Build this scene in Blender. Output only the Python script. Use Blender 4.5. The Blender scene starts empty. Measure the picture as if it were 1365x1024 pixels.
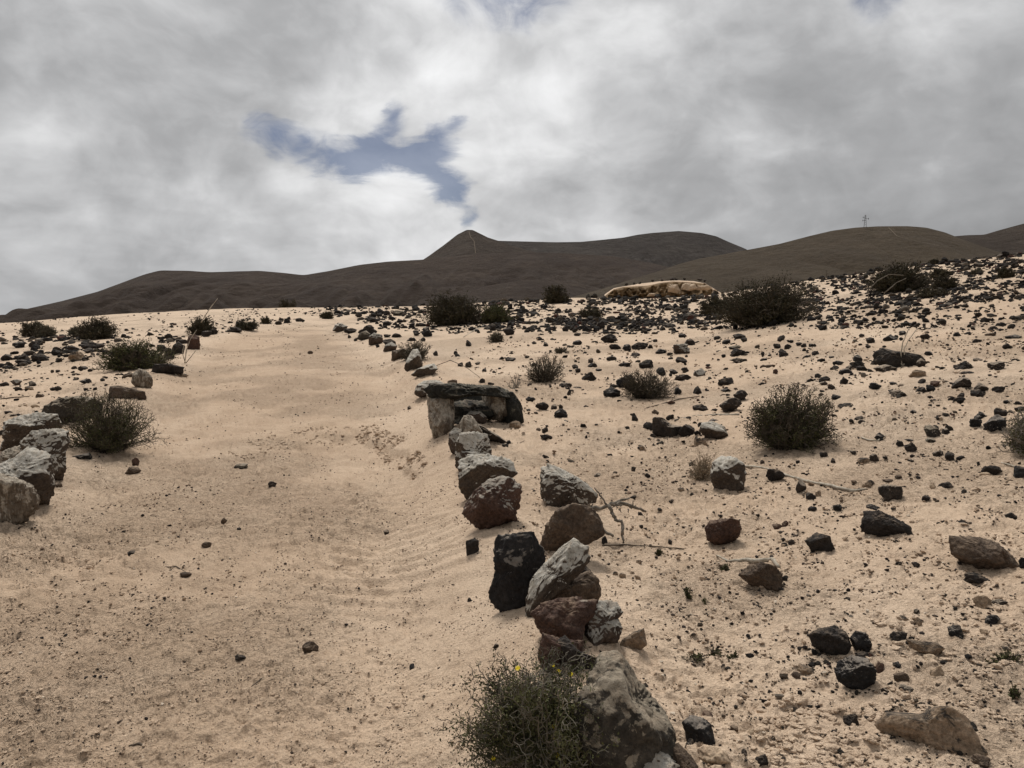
import bpy, bmesh, math, random
import numpy as np
from mathutils import Vector, Matrix
R = math.radians
sc = bpy.context.scene
C = sc.collection

# ------------------------------------------------------------------ camera
F = 1051.0; CX = 682.5; CY = 512.0; YH = 440.0      # focal length and centre for a 1365 x 1024 frame
CAMZ = 1.6
PITCH = math.atan((CY - YH) / F)
cam = bpy.data.cameras.new("camera"); camo = bpy.data.objects.new("camera", cam); C.objects.link(camo)
camo.location = (0, 0, CAMZ); camo.rotation_euler = (R(90) - PITCH, 0, 0)
cam.sensor_width = 36; cam.lens = F / 1365 * 36; cam.clip_end = 9000; cam.clip_start = 0.05
sc.camera = camo

def ray(px, py):
    """direction(s) of a pixel as (x/y, z/y)"""
    px = np.asarray(px, float); py = np.asarray(py, float)
    a = (px - CX) / F; b = -(py - CY) / F
    cy_ = math.cos(PITCH) + b * math.sin(PITCH); cz = -math.sin(PITCH) + b * math.cos(PITCH)
    return a / cy_, cz / cy_
def rdir(px, py):
    xi, s = ray(px, py); v = Vector((float(xi), 1, float(s))); v.normalize(); return v

# ------------------------------------------------------------------ sky, sun, exposure
SUN_EL, SUN_AZ = R(58), R(-12)        # azimuth measured from +Y towards +X
sc.view_settings.view_transform = 'Standard'; sc.view_settings.look = 'None'
sc.view_settings.exposure = 0; sc.view_settings.gamma = 1
w = bpy.data.worlds.new("World"); sc.world = w; w.use_nodes = True
nt = w.node_tree; nt.nodes.clear()
def nd(t, typ, **k):
    n = t.nodes.new(typ)
    for a, b in k.items(): setattr(n, a, b)
    return n
def mth(t, op, a, b=None, c=None, clamp=False):
    n = t.nodes.new('ShaderNodeMath'); n.operation = op; n.use_clamp = clamp
    for i, v in enumerate((a, b, c)):
        if v is None: continue
        if isinstance(v, (int, float)): n.inputs[i].default_value = v
        else: t.links.new(v, n.inputs[i])
    return n.outputs[0]
def vmth(t, op, a, b=None, scale=None):
    n = t.nodes.new('ShaderNodeVectorMath'); n.operation = op
    for i, v in enumerate((a, b)):
        if v is None: continue
        if isinstance(v, (tuple, list, Vector)): n.inputs[i].default_value = tuple(v)
        else: t.links.new(v, n.inputs[i])
    if scale is not None: n.inputs['Scale'].default_value = scale
    return n.outputs['Value'] if op in ('DOT_PRODUCT', 'LENGTH', 'DISTANCE') else n.outputs[0]
def noise(t, vec, scale, detail=6, rough=.55, dist=0, col=False):
    n = t.nodes.new('ShaderNodeTexNoise'); n.inputs['Scale'].default_value = scale
    n.inputs['Detail'].default_value = detail; n.inputs['Roughness'].default_value = rough; n.inputs['Distortion'].default_value = dist
    if vec is not None: t.links.new(vec, n.inputs['Vector'])
    return n.outputs['Color'] if col else n.outputs['Fac']
def ramp(t, fac, stops, interp='LINEAR'):
    n = t.nodes.new('ShaderNodeValToRGB'); cr = n.color_ramp; cr.interpolation = interp
    while len(cr.elements) > len(stops): cr.elements.remove(cr.elements[-1])
    while len(cr.elements) < len(stops): cr.elements.new(1)
    for e, (p, c) in zip(cr.elements, stops):
        e.position = p; e.color = (c, c, c, 1) if isinstance(c, (int, float)) else (*c, 1)
    t.links.new(fac, n.inputs[0]); return n.outputs[0]
def mix(t, fac, a, b, typ='MIX'):
    n = t.nodes.new('ShaderNodeMix'); n.data_type = 'RGBA'; n.blend_type = typ
    for s, v in ((n.inputs['Factor'], fac), (n.inputs['A'], a), (n.inputs['B'], b)):
        if isinstance(v, (int, float)): s.default_value = v if s is n.inputs['Factor'] else (v, v, v, 1)
        elif isinstance(v, tuple): s.default_value = (*v, 1)
        else: t.links.new(v, s)
    # the right sockets by type
    return n.outputs['Result']
def mixc(t, fac, a, b, typ='MIX'):
    n = t.nodes.new('ShaderNodeMix'); n.data_type = 'RGBA'; n.blend_type = typ
    fs, A, B = n.inputs[0], n.inputs[6], n.inputs[7]
    for s, v in ((fs, fac), (A, a), (B, b)):
        if isinstance(v, (int, float)): s.default_value = v if s is fs else (v, v, v, 1)
        elif isinstance(v, (tuple, list)): s.default_value = (*v, 1)
        else: t.links.new(v, s)
    return n.outputs[2]

tc = nd(nt, 'ShaderNodeTexCoord'); D0 = tc.outputs['Generated']
sky = nd(nt, 'ShaderNodeTexSky', sky_type='NISHITA'); sky.sun_disc = False
sky.sun_elevation = SUN_EL; sky.sun_rotation = SUN_AZ
sep = nd(nt, 'ShaderNodeSeparateXYZ'); nt.links.new(D0, sep.inputs[0])
zc = mth(nt, 'MAXIMUM', sep.outputs[2], 0.0)
den = mth(nt, 'ADD', zc, 0.26)
cmb = nd(nt, 'ShaderNodeCombineXYZ')
nt.links.new(mth(nt, 'DIVIDE', sep.outputs[0], den), cmb.inputs[0])
nt.links.new(mth(nt, 'DIVIDE', sep.outputs[1], den), cmb.inputs[1])
P = cmb.outputs[0]
warp = vmth(nt, 'SCALE', vmth(nt, 'SUBTRACT', noise(nt, P, 1.3, 3, .5, 0, True), (.5, .5, .5)), scale=.55)
PW = vmth(nt, 'ADD', P, warp)
dm = nd(nt, 'ShaderNodeMapping'); dm.inputs['Scale'].default_value = (1, 1, 1.35); nt.links.new(D0, dm.inputs[0])
DM = vmth(nt, 'ADD', dm.outputs[0], vmth(nt, 'SCALE', vmth(nt, 'SUBTRACT', noise(nt, dm.outputs[0], 5, 3, .5, 0, True), (.5, .5, .5)), scale=.14))
n_big = noise(nt, PW, 1.7, 4, .5)
n_mid = mth(nt, 'ADD', mth(nt, 'MULTIPLY', noise(nt, PW, 4.6, 6, .5), .28), mth(nt, 'MULTIPLY', noise(nt, DM, 8.5, 6, .5), .72))
n_fine = noise(nt, DM, 22, 5, .55)
base = mth(nt, 'ADD', mth(nt, 'MULTIPLY', mth(nt, 'SUBTRACT', n_big, .5), .9), mth(nt, 'MULTIPLY', mth(nt, 'SUBTRACT', n_mid, .5), 1.6))
base = mth(nt, 'ADD', base, mth(nt, 'MULTIPLY', mth(nt, 'SUBTRACT', n_fine, .5), .40))
dwarp = vmth(nt, 'SCALE', vmth(nt, 'SUBTRACT', noise(nt, PW, 5.0, 6, .58, 0, True), (.5, .5, .5)), scale=.065)
DW = vmth(nt, 'NORMALIZE', vmth(nt, 'ADD', D0, dwarp))
def blob(px, py, rad_px, amp, dv=None):
    d = rdir(px, py); k = 2 * (F / rad_px) ** 2
    e = mth(nt, 'EXPONENT', mth(nt, 'MULTIPLY', mth(nt, 'SUBTRACT', vmth(nt, 'DOT_PRODUCT', dv or DW, tuple(d)), 1), k))
    return mth(nt, 'MULTIPLY', e, amp)
def total(lst):
    s = lst[0]
    for x in lst[1:]: s = mth(nt, 'ADD', s, x)
    return s
bright = total([mth(nt, 'MULTIPLY', base, 1.0)] + [blob(*b) for b in [
    (640, 0, 170, .10), (900, 0, 190, .16), (740, 100, 160, .10), (60, 190, 90, .12), (1000, 170, 50, .12), (560, 60, 120, .20), (430, 140, 70, .22), (600, 130, 60, .25),
    (470, 250, 90, .20), (600, 300, 80, .10), (330, 250, 160, .12), (1180, -20, 160, .22), (700, 210, 110, .16), (980, 165, 60, .16),
    (190, 60, 210, -.22), (430, 60, 120, -.22), (1150, 230, 300, -.28), (1330, 160, 220, -.12), (100, 270, 200, -.06), (870, 240, 150, -.08), (1000, 60, 120, -.12)]])
bval = ramp(nt, mth(nt, 'ADD', mth(nt, 'MULTIPLY', bright, .68), .45), [(0.0, .25), (.3, .37), (.5, .52), (.66, .67), (.82, .81), (1, .92)])
hz = mth(nt, 'EXPONENT', mth(nt, 'MULTIPLY', zc, -14))
bval = mixc(nt, mth(nt, 'MULTIPLY', hz, .45), bval, .46)
sunv = Vector((math.sin(SUN_AZ) * math.cos(SUN_EL), math.cos(SUN_AZ) * math.cos(SUN_EL), math.sin(SUN_EL)))
glow = mth(nt, 'EXPONENT', mth(nt, 'MULTIPLY', mth(nt, 'SUBTRACT', vmth(nt, 'DOT_PRODUCT', D0, tuple(sunv)), 1), 9))
fr = nd(nt, 'ShaderNodeMapRange'); fr.inputs['From Min'].default_value = -.7; fr.inputs['From Max'].default_value = .6; nt.links.new(sep.outputs[1], fr.inputs[0]); sm_front = fr.outputs[0]
glow2 = mth(nt, 'EXPONENT', mth(nt, 'MULTIPLY', mth(nt, 'SUBTRACT', vmth(nt, 'DOT_PRODUCT', D0, tuple(sunv)), 1), 20))
front = mth(nt, 'ADD', mth(nt, 'MULTIPLY', sm_front, .25), .87)
cval = mth(nt, 'MULTIPLY', bval, mth(nt, 'ADD', mth(nt, 'MULTIPLY', glow2, 5.0), front))
ccol = mixc(nt, 1.0, mixc(nt, mth(nt, 'MULTIPLY', cval, 1.3, clamp=True), (.975, .985, 1.012), (.995, .997, 1.003)), cval, 'MULTIPLY')
ccol = mixc(nt, 1.0, ccol, 10.0, 'MULTIPLY')
hole = total([blob(*b) for b in [(340, 168, 20, .8), (372, 184, 18, 1.0), (405, 196, 18, 1.0), (437, 206, 20, 1.05), (468, 217, 20, 1.2), (495, 208, 24, 1.2), (512, 186, 18, 1.1), (522, 158, 13, .9), (530, 210, 20, 1.0), (550, 212, 20, 1.0),
    (560, 205, 16, .9), (585, 190, 19, 1.15), (612, 172, 14, 1.0), (580, 226, 22, 1.15), (598, 248, 17, 1.1), (610, 266, 14, 1.1), (624, 293, 11, 1.0), (625, -14, 40, .6), (690, -2, 32, .8), (735, -10, 34, .7), (1165, -6, 30, .6)]])
holef = ramp(nt, mth(nt, 'SUBTRACT', hole, mth(nt, 'MULTIPLY', mth(nt, 'SUBTRACT', noise(nt, DM, 15, 8, .62, .8), .41), 2.5)), [(-.0, 0), (1.0, 1)], 'B_SPLINE')
skyc = mixc(nt, 1.0, sky.outputs[0], (.19, .245, .36), 'MULTIPLY')
gate = ramp(nt, hole, [(.12, 0), (.5, 1)], 'EASE')
fin = mixc(nt, mth(nt, 'MULTIPLY', mth(nt, 'MULTIPLY', holef, gate), .84), ccol, skyc)
bg = nd(nt, 'ShaderNodeBackground'); bg.inputs['Strength'].default_value = .1
nt.links.new(fin, bg.inputs[0]); wo = nd(nt, 'ShaderNodeOutputWorld'); nt.links.new(bg.outputs[0], wo.inputs[0])
sun = bpy.data.lights.new("sun", 'SUN'); sun.energy = 2.8; sun.angle = R(14); sun.color = (1, .95, .88)
suno = bpy.data.objects.new("sun", sun); C.objects.link(suno)
suno.rotation_euler = sunv.to_track_quat('Z', 'Y').to_euler()

# ------------------------------------------------------------------ noise
rs = np.random.RandomState(7)
T2 = rs.rand(256, 256); T3 = rs.rand(64, 64, 64)
def vn(x, y, seed=0):
    x = np.asarray(x, float) + seed * 17.37; y = np.asarray(y, float) + seed * 5.91
    xi = np.floor(x).astype(np.int64); yi = np.floor(y).astype(np.int64); fx = x - xi; fy = y - yi
    fx = fx * fx * fx * (fx * (fx * 6 - 15) + 10); fy = fy * fy * fy * (fy * (fy * 6 - 15) + 10)
    a = T2[xi & 255, yi & 255]; b = T2[(xi + 1) & 255, yi & 255]; c = T2[xi & 255, (yi + 1) & 255]; d = T2[(xi + 1) & 255, (yi + 1) & 255]
    return (a + (b - a) * fx) * (1 - fy) + (c + (d - c) * fx) * fy - .5
def fbm(x, y, oct=4, seed=0, g=.5):
    s = 0; a = 1
    for i in range(oct):
        s = s + a * vn(x * 2 ** i * (1 + .03 * i), y * 2 ** i, seed + i * 3); a *= g
    return s
def vn3(p, seed=0):
    p = p + seed * 3.171; i = np.floor(p).astype(np.int64); f = p - i; f = f * f * (3 - 2 * f)
    r = 0
    for dx in (0, 1):
        for dy in (0, 1):
            for dz in (0, 1):
                wgt = (f[:, 0] if dx else 1 - f[:, 0]) * (f[:, 1] if dy else 1 - f[:, 1]) * (f[:, 2] if dz else 1 - f[:, 2])
                r = r + wgt * T3[(i[:, 0] + dx) & 63, (i[:, 1] + dy) & 63, (i[:, 2] + dz) & 63]
    return r - .5
def fbm3(p, oct=4, seed=0, g=.5):
    s = 0; a = 1
    for i in range(oct): s = s + a * vn3(p * 2 ** i, seed + i * 7); a *= g
    return s
def sm(x, a=0., b=1.):
    t = np.clip((np.asarray(x, float) - a) / (b - a), 0, 1); return t * t * (3 - 2 * t)

# ------------------------------------------------------------------ terrain as a height function
crest = np.array([(-500, 452), (-250, 441), (0, 428), (100, 419), (200, 413.5), (300, 409.5), (400, 407.5), (460, 408), (540, 407), (620, 402), (700, 397), (760, 394), (815, 395.5), (900, 394),
                  (950, 390), (1000, 381), (1060, 372), (1100, 366), (1150, 360), (1200, 352), (1250, 345), (1300, 340), (1365, 332), (1600, 305), (1900, 280)], float)
XI = np.linspace(ray(-500, 440)[0], ray(1900, 440)[0], 400)
cxi, cs = ray(crest[:, 0], crest[:, 1]); cyc = np.interp(crest[:, 0], [-500, 0, 500, 800, 1100, 1365, 1900], [60, 66, 70, 66, 52, 45, 42])
YCt = np.interp(XI, cxi, cyc); st = np.interp(XI, cxi, cs)
ker = np.hanning(13); ker /= ker.sum()
def smo(a): return np.convolve(np.pad(a, 6, mode='edge'), ker, 'valid')
st = smo(st); YCt = smo(YCt)
St = (YCt * st + CAMZ) / YCt
def SY(xi): return np.interp(xi, XI, St), np.interp(xi, XI, YCt)
def base_z(X, Y):
    Ys = np.where(Y > 1.5, Y, 0.8 + .7 * np.exp((np.minimum(Y, 1.5) - 1.5) / .7))
    S, Yc = SY(X / Ys)
    t = Y - Yc; sp = np.where(t > 30, t, 3 * np.log1p(np.exp(np.clip(t, -60, 30) / 3)))
    z = S * (Y - sp) - .07 * sp
    return np.maximum(z, -7 + 0 * z)
def inv(px, py):
    """ground point seen at a pixel on the smooth base"""
    xi, s = ray(px, py); S, Yc = SY(xi); Y = CAMZ / np.maximum(S - s, CAMZ / 75.); return xi * Y, Y
RB = [(905, 1180), (790, 985), (745, 880), (705, 800), (668, 715), (640, 660), (618, 590), (590, 545), (560, 495), (530, 470), (490, 447), (450, 433)]
LB = [(-700, 1100), (-260, 860), (-60, 740), (30, 660), (95, 608), (150, 545), (190, 510), (225, 490), (262, 458), (320, 441), (420, 429)]
def wl(pts):
    a = [inv(*p) for p in pts]; a = np.array([(float(x), float(y)) for x, y in a]); return a[np.argsort(a[:, 1])]
RBw, LBw = wl(RB), wl(LB)
SCw = wl([(300, 588), (360, 572), (420, 556), (500, 560), (535, 585), (556, 612)])
SCx = np.array([inv(*p) for p in [(230, 600), (300, 588), (360, 570), (420, 562), (480, 560), (522, 578), (558, 616)]])
def relief(X, Y, fine=True):
    xr = np.interp(Y, RBw[:, 1], RBw[:, 0]); xl = np.interp(Y, LBw[:, 1], LBw[:, 0])
    wob = .25 * vn(X * .8, Y * .8, 3)
    ins = sm(X - xl + wob, -.1, .8) * sm(xr - X + wob, .0, .75) * sm(Y, -3, .5) * (1 - sm(Y, 30, 45))
    z = -.13 * ins
    z = z + .075 * np.exp(-((X - xr - .05) / .38) ** 2) * (1 + 1.2 * vn(X * .5, Y * 1.6, 35)) * (1 - sm(Y, 14, 22)) + .04 * np.exp(-((X - xl) / .4) ** 2) * (1 - sm(Y, 14, 22))
    ysc = np.interp(X, SCx[:, 0], SCx[:, 1])
    ysc = ysc + .5 * vn(X * 2.2, Y * 2.2, 31) + .3 * vn(X * 6, Y * 6, 32) + .14 * vn(X * 17, Y * 17, 33)
    endf = (.12 + .88 * sm(X, SCx[3, 0] - .6, SCx[4, 0])) * sm(X, SCx[0, 0] - .3, SCx[0, 0] + .9) * (1 - sm(X, SCx[-1, 0] - .02, SCx[-1, 0] + .12))
    z = z - (.05 + .12 * np.abs(vn(X * 1.7, Y * .2, 34))) * endf * (1 - sm(Y - ysc, -.16, .05)) * sm(Y, ysc - 3.4, ysc - .9) * ins
    z = z + .045 * fbm(X * .35, Y * .35, 2, 5) * sm(Y, 1, 6) + np.minimum(.0016 * np.abs(Y), .1) * fbm(X * .11, Y * .09, 2, 9) * 2
    z = z + .035 * fbm(X * 1.1, Y * 1.1, 2, 12)
    if fine:
        pm = sm(fbm(X * .9, Y * .9, 2, 40), -.16, .2) * (1 - .45 * ins * sm(X - xl, 1., 2.4))
        drift = np.exp(-((X - xr + .28) / .42) ** 2) * (1 - sm(Y, 9, 12))
        pm = pm * (1 - .9 * drift)
        near = 1 - sm(Y, 14, 30)
        c = fbm(X * 7, Y * 7, 3, 50); cr = np.where(c > .02, .010, 0) * sm(c, .0, .05)
        c2 = fbm(X * 15 + 1.5 * c, Y * 15, 3, 60)
        z = z + near * (pm * (.012 * sm(c, 0.0, .05) + .010 * sm(c2, .02, .06) + .012 * c2) + .010 * (1 - .8 * drift) * sm(fbm(X * 11 + Y * 3, Y * 14 - X * 3, 2, 66), .05, .16))
        z = z + near * (.012 * fbm(X * 22, Y * 22, 3, 70) + .006 * fbm(X * 48, Y * 48, 2, 75)) * (1 - .75 * drift)
        rm = np.exp(-((X - xr + .7) / .6) ** 2) * sm(Y, 3.6, 4.6) * (1 - sm(Y, 7.6, 8.6))
        ph = (Y * .93 + X * .34 + .10 * vn(X * 1.6, Y * 1.6, 80) + .03 * vn(X * 6, Y * 6, 81)) * 2 * math.pi / .135
        z = z + .013 * rm * np.sin(ph + .5 * np.sin(ph))
        fp = vn(X * 3.1, Y * 3.1, 90); z = z - .03 * sm(fp, .2, .36) * ins * near
    return z
def gz(X, Y, fine=False): return base_z(X, Y) + relief(X, Y, fine)
def hit(px, py):
    xi, s = ray(px, py); S, Yc = SY(xi); Y = CAMZ / np.maximum(S - s, CAMZ / 75.)
    for _ in range(7):
        z = gz(xi * Y, Y) - S * Y
        Y = .5 * Y + .5 * np.clip((CAMZ - z) / np.maximum(S - s, CAMZ / 75.), .8, 80)
    return xi * Y, Y, gz(xi * Y, Y)
def at_depth(px, py, Y):
    xi, s = ray(px, py); return Vector((float(xi * Y), float(Y), float(CAMZ + s * Y)))

# ------------------------------------------------------------------ materials
def newmat(name):
    m = bpy.data.materials.new(name); m.use_nodes = True; t = m.node_tree; b = t.nodes['Principled BSDF']
    b.inputs['Roughness'].default_value = .95; b.inputs['Specular IOR Level'].default_value = .15
    return m, t, b
def bump(t, b, h, strength=.5, dist=.01, prev=None):
    n = t.nodes.new('ShaderNodeBump'); n.inputs['Strength'].default_value = strength; n.inputs['Distance'].default_value = dist
    t.links.new(h, n.inputs['Height'])
    if prev is not None: t.links.new(prev, n.inputs['Normal'])
    if b is not None: t.links.new(n.outputs[0], b.inputs['Normal'])
    return n.outputs[0]
SAND1, SAND2, SAND3 = (.54, .408, .292), (.455, .337, .238), (.60, .472, .352)
def sand_mat():
    m, t, b = newmat("sand"); g = nd(t, 'ShaderNodeNewGeometry').outputs['Position']
    a = mixc(t, ramp(t, noise(t, g, .9, 5, .6), [(.35, 0), (.65, 1)]), SAND1, SAND2)
    a = mixc(t, ramp(t, noise(t, g, .35, 4, .6), [(.45, 0), (.7, .8)]), a, SAND3)
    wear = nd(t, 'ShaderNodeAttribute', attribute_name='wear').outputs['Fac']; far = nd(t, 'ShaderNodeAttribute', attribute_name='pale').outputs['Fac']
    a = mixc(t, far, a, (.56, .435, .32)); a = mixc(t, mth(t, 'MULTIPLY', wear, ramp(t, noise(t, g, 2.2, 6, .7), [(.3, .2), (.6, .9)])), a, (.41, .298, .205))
    a = mixc(t, mth(t, 'MULTIPLY', ramp(t, noise(t, g, 9, 6, .7), [(.5, 0), (.68, 1)]), .6), a, (.35, .25, .17))
    a = mixc(t, mth(t, 'MULTIPLY', ramp(t, noise(t, g, 85, 3, .7), [(.52, 0), (.66, 1)]), .42), a, (.22, .16, .12))
    a = mixc(t, mth(t, 'MULTIPLY', ramp(t, noise(t, g, 140, 2, .6), [(.6, 0), (.72, 1)]), .5), a, (.66, .55, .42))
    a = mixc(t, .5, a, ramp(t, noise(t, g, 420, 2, .6), [(.3, .62), (.7, 1.38)]), 'MULTIPLY')
    t.links.new(a, b.inputs['Base Color'])
    crust = nd(t, 'ShaderNodeAttribute', attribute_name='crust').outputs['Fac']
    n0 = bump(t, None, mth(t, 'MULTIPLY', crust, ramp(t, noise(t, g, 15, 7, .62, .5), [(.46, 0), (.50, .55), (.56, .6), (.585, 1)])), 1., .02)
    n1 = bump(t, None, mth(t, 'MULTIPLY', mth(t, 'ADD', mth(t, 'MULTIPLY', crust, .85), .15), noise(t, g, 24, 8, .72)), .85, .022, n0)
    n2 = bump(t, None, ramp(t, noise(t, g, 70, 4, .6), [(.4, 0), (.62, 1)]), .7, .006, n1)
    bump(t, b, noise(t, g, 330, 2, .7), .7, .0025, n2)
    return m
M_SAND = sand_mat()
def rock_mat(name, c1, c2, lich=None, lamt=0., lcol2=None, up=.35, lscale=7, streak=False, dust=.35, rough=.9, bs=1.0):
    m, t, b = newmat(name); b.inputs['Roughness'].default_value = rough; b.inputs['Specular IOR Level'].default_value = .28
    o = nd(t, 'ShaderNodeTexCoord').outputs['Object']; oi = nd(t, 'ShaderNodeObjectInfo')
    off = nd(t, 'ShaderNodeVectorMath', operation='SCALE'); off.inputs[0].default_value = (7, 13, 5); t.links.new(oi.outputs['Random'], off.inputs['Scale'])
    v = vmth(t, 'ADD', o, off.outputs[0])
    if streak:
        mp = nd(t, 'ShaderNodeMapping'); mp.inputs['Scale'].default_value = (1, 1, .18); t.links.new(v, mp.inputs[0]); vs = mp.outputs[0]
    else: vs = v
    a = mixc(t, ramp(t, noise(t, vs, 9, 6, .65), [(.35, 0), (.65, 1)]), c1, c2)
    a = mixc(t, .8, a, ramp(t, noise(t, vs, 60, 6, .75), [(.3, .2), (.7, 1.8)]), 'MULTIPLY')
    sepn = nd(t, 'ShaderNodeSeparateXYZ'); t.links.new(nd(t, 'ShaderNodeNewGeometry').outputs['Normal'], sepn.inputs[0])
    if lich:
        f = mth(t, 'ADD', noise(t, vs, lscale, 9, .7, .4), mth(t, 'MULTIPLY', mth(t, 'SUBTRACT', sepn.outputs[2], .4), up))
        f = ramp(t, f, [(lamt, 0), (lamt + .04, 1)])
        lc = mixc(t, ramp(t, noise(t, v, 22, 6, .7), [(.35, 0), (.65, 1)]), lich, lcol2 or tuple(x * .6 for x in lich))
        f = mth(t, 'MULTIPLY', f, ramp(t, noise(t, v, 48, 5, .7), [(.34, .35), (.46, 1)]))
        a = mixc(t, f, a, lc)
    if dust:
        fd = mth(t, 'ADD', noise(t, v, 18, 6, .7), mth(t, 'MULTIPLY', sepn.outputs[2], .22))
        a = mixc(t, mth(t, 'MULTIPLY', ramp(t, fd, [(.66, 0), (.82, 1)]), dust), a, (.40, .30, .21))
    t.links.new(a, b.inputs['Base Color'])
    n1 = bump(t, None, noise(t, vs, 22, 8, .72), .8 * bs, .02)
    vo = nd(t, 'ShaderNodeTexVoronoi'); vo.inputs['Scale'].default_value = 55; t.links.new(v, vo.inputs['Vector'])
    n2 = bump(t, None, ramp(t, vo.outputs['Distance'], [(.0, 0), (.45, 1)]), .25 * bs, .004, n1)
    bump(t, b, noise(t, v, 130, 4, .7), .6 * bs, .004, n2)
    return m
RM = dict(
    d=rock_mat("basalt_dark", (.017, .014, .012), (.038, .030, .025), dust=.3),
    k=rock_mat("basalt_black", (.013, .012, .012), (.028, .025, .024), (.22, .19, .16), .575, up=.2, dust=.2),
    b=rock_mat("rock_brown", (.058, .040, .028), (.11, .077, .053), dust=.35),
    r=rock_mat("scoria_red", (.050, .028, .021), (.095, .054, .038), (.30, .25, .2), .69, up=.2, dust=.35),
    g=rock_mat("lichen_rock", (.045, .033, .026), (.085, .06, .045), (.40, .375, .33), .46, (.22, .20, .165), up=.55),
    m=rock_mat("mottled_rock", (.022, .018, .016), (.055, .042, .032), (.32, .26, .20), .55, up=.3),
    p=rock_mat("pale_rock", (.33, .24, .165), (.45, .345, .24), dust=.0, bs=.8),
    q=rock_mat("pale_brown_rock", (.19, .135, .09), (.30, .22, .15), (.05, .04, .032), .54, up=.2, dust=.5),
    w=rock_mat("white_lichen_rock", (.05, .038, .03), (.09, .068, .05), (.55, .52, .46), .37, (.30, .27, .22), up=.7, lscale=6),
    s=rock_mat("streaked_rock", (.09, .07, .052), (.17, .135, .10), (.42, .37, .30), .45, (.15, .125, .095), up=.1, streak=True, lscale=16),
    t=rock_mat("charred_and_shade_rock", (.010, .010, .009), (.035, .034, .028), (.12, .11, .085), .53, up=.12, streak=False, dust=.3),  # charred top and end; inside the hollow its black is painted shade
    n=rock_mat("spotted_grey_rock", (.030, .026, .021), (.065, .055, .043), (.34, .29, .22), .50, (.13, .105, .077), up=.30, lscale=19),
    l=rock_mat("lichened_scoria", (.050, .028, .021), (.095, .054, .038), (.36, .32, .27), .585, (.2, .18, .15), up=.4, dust=.25, lscale=13),
)
def simple_mat(name, c1, c2, scale=30, rough=.9, bmp=.4):
    m, t, b = newmat(name); b.inputs['Roughness'].default_value = rough
    g = nd(t, 'ShaderNodeNewGeometry').outputs['Position']
    t.links.new(mixc(t, ramp(t, noise(t, g, scale, 4, .6), [(.35, 0), (.65, 1)]), c1, c2), b.inputs['Base Color'])
    if bmp: bump(t, b, noise(t, g, scale * 3, 4, .6), bmp, .01)
    return m
M_TWIG = simple_mat("grey_twig", (.15, .13, .105), (.30, .265, .22), 14, bmp=0)
M_TWIGM = simple_mat("olive_twig", (.055, .05, .035), (.20, .175, .14), 9, bmp=0)
M_TWIGB = simple_mat("brown_twig", (.045, .036, .027), (.095, .078, .058), 6, bmp=0)
M_LEAF = simple_mat("olive_leaf", (.045, .048, .019), (.125, .122, .055), 9, bmp=0)
M_LEAFD = simple_mat("dark_leaf", (.030, .027, .015), (.070, .060, .034), 3, bmp=0)
M_LEAFG = simple_mat("grey_leaf", (.08, .075, .052), (.14, .125, .09), 8, bmp=0)
M_FLOWER = simple_mat("yellow_petal", (.75, .55, .02), (.80, .65, .04), 50, bmp=0)
M_WOOD = simple_mat("bleached_wood", (.26, .22, .17), (.50, .45, .37), 30)
M_WOODD = simple_mat("brown_wood", (.075, .058, .043), (.17, .135, .10), 40)
M_BRANCH = simple_mat("grey_branch", (.10, .085, .068), (.24, .205, .165), 40)
M_METAL = simple_mat("weathered_steel", (.06, .06, .06), (.10, .10, .10), 2, .6, 0)
def hill_mat(name, c1, c2, c3, scale=.02, rock=.3):
    m, t, b = newmat(name); ge = nd(t, 'ShaderNodeNewGeometry'); g = ge.outputs['Position']
    mp = nd(t, 'ShaderNodeMapping'); mp.inputs['Scale'].default_value = (1, 1, 2.2); t.links.new(g, mp.inputs[0]); v = mp.outputs[0]
    a = mixc(t, ramp(t, noise(t, v, scale, 8, .62), [(.38, 0), (.62, 1)]), c1, c2)
    a = mixc(t, mth(t, 'MULTIPLY', ramp(t, noise(t, v, scale * 3.1, 8, .7, .6), [(.55, 0), (.68, 1)]), .55), a, c3)
    a = mixc(t, .5, a, ramp(t, noise(t, v, scale * 22, 5, .75), [(.3, .55), (.7, 1.45)]), 'MULTIPLY')
    t.links.new(a, b.inputs['Base Color'])
    n1 = bump(t, None, noise(t, v, scale * 4, 9, .72), 1, 12)
    bump(t, b, noise(t, v, scale * 40, 4, .7), rock, 1.2, n1)
    return m

# ------------------------------------------------------------------ object helpers
def mesh_from(name, V, faces, mat=None, smooth=True):
    me = bpy.data.meshes.new(name); V = np.asarray(V, np.float32)
    if isinstance(faces, np.ndarray):
        k = faces.shape[1]; n = len(faces)
        me.vertices.add(len(V)); me.vertices.foreach_set('co', V.ravel())
        me.loops.add(n * k); me.loops.foreach_set('vertex_index', faces.ravel().astype(np.int32))
        me.polygons.add(n); me.polygons.foreach_set('loop_start', np.arange(0, n * k, k, dtype=np.int32))
        me.polygons.foreach_set('loop_total', np.full(n, k, np.int32)); me.update(calc_edges=True); me.validate()
    else: me.from_pydata([tuple(v) for v in V], [], faces)
    me.polygons.foreach_set('use_smooth', np.full(len(me.polygons), smooth)); me.update()
    if mat: me.materials.append(mat)
    return me
def tag(o, label=None, cat=None, group=None, kind=None):
    if label: o['label'] = label
    if cat: o['category'] = cat
    if group: o['group'] = group
    if kind: o['kind'] = kind
    return o
def obj(name, me, loc=(0, 0, 0), parent=None):
    o = bpy.data.objects.new(name, me); C.objects.link(o); o.location = loc
    if parent: o.parent = parent
    return o
def empty(name, loc):
    o = bpy.data.objects.new(name, None); C.objects.link(o); o.location = loc; o.empty_display_size = .1; return o

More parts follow.
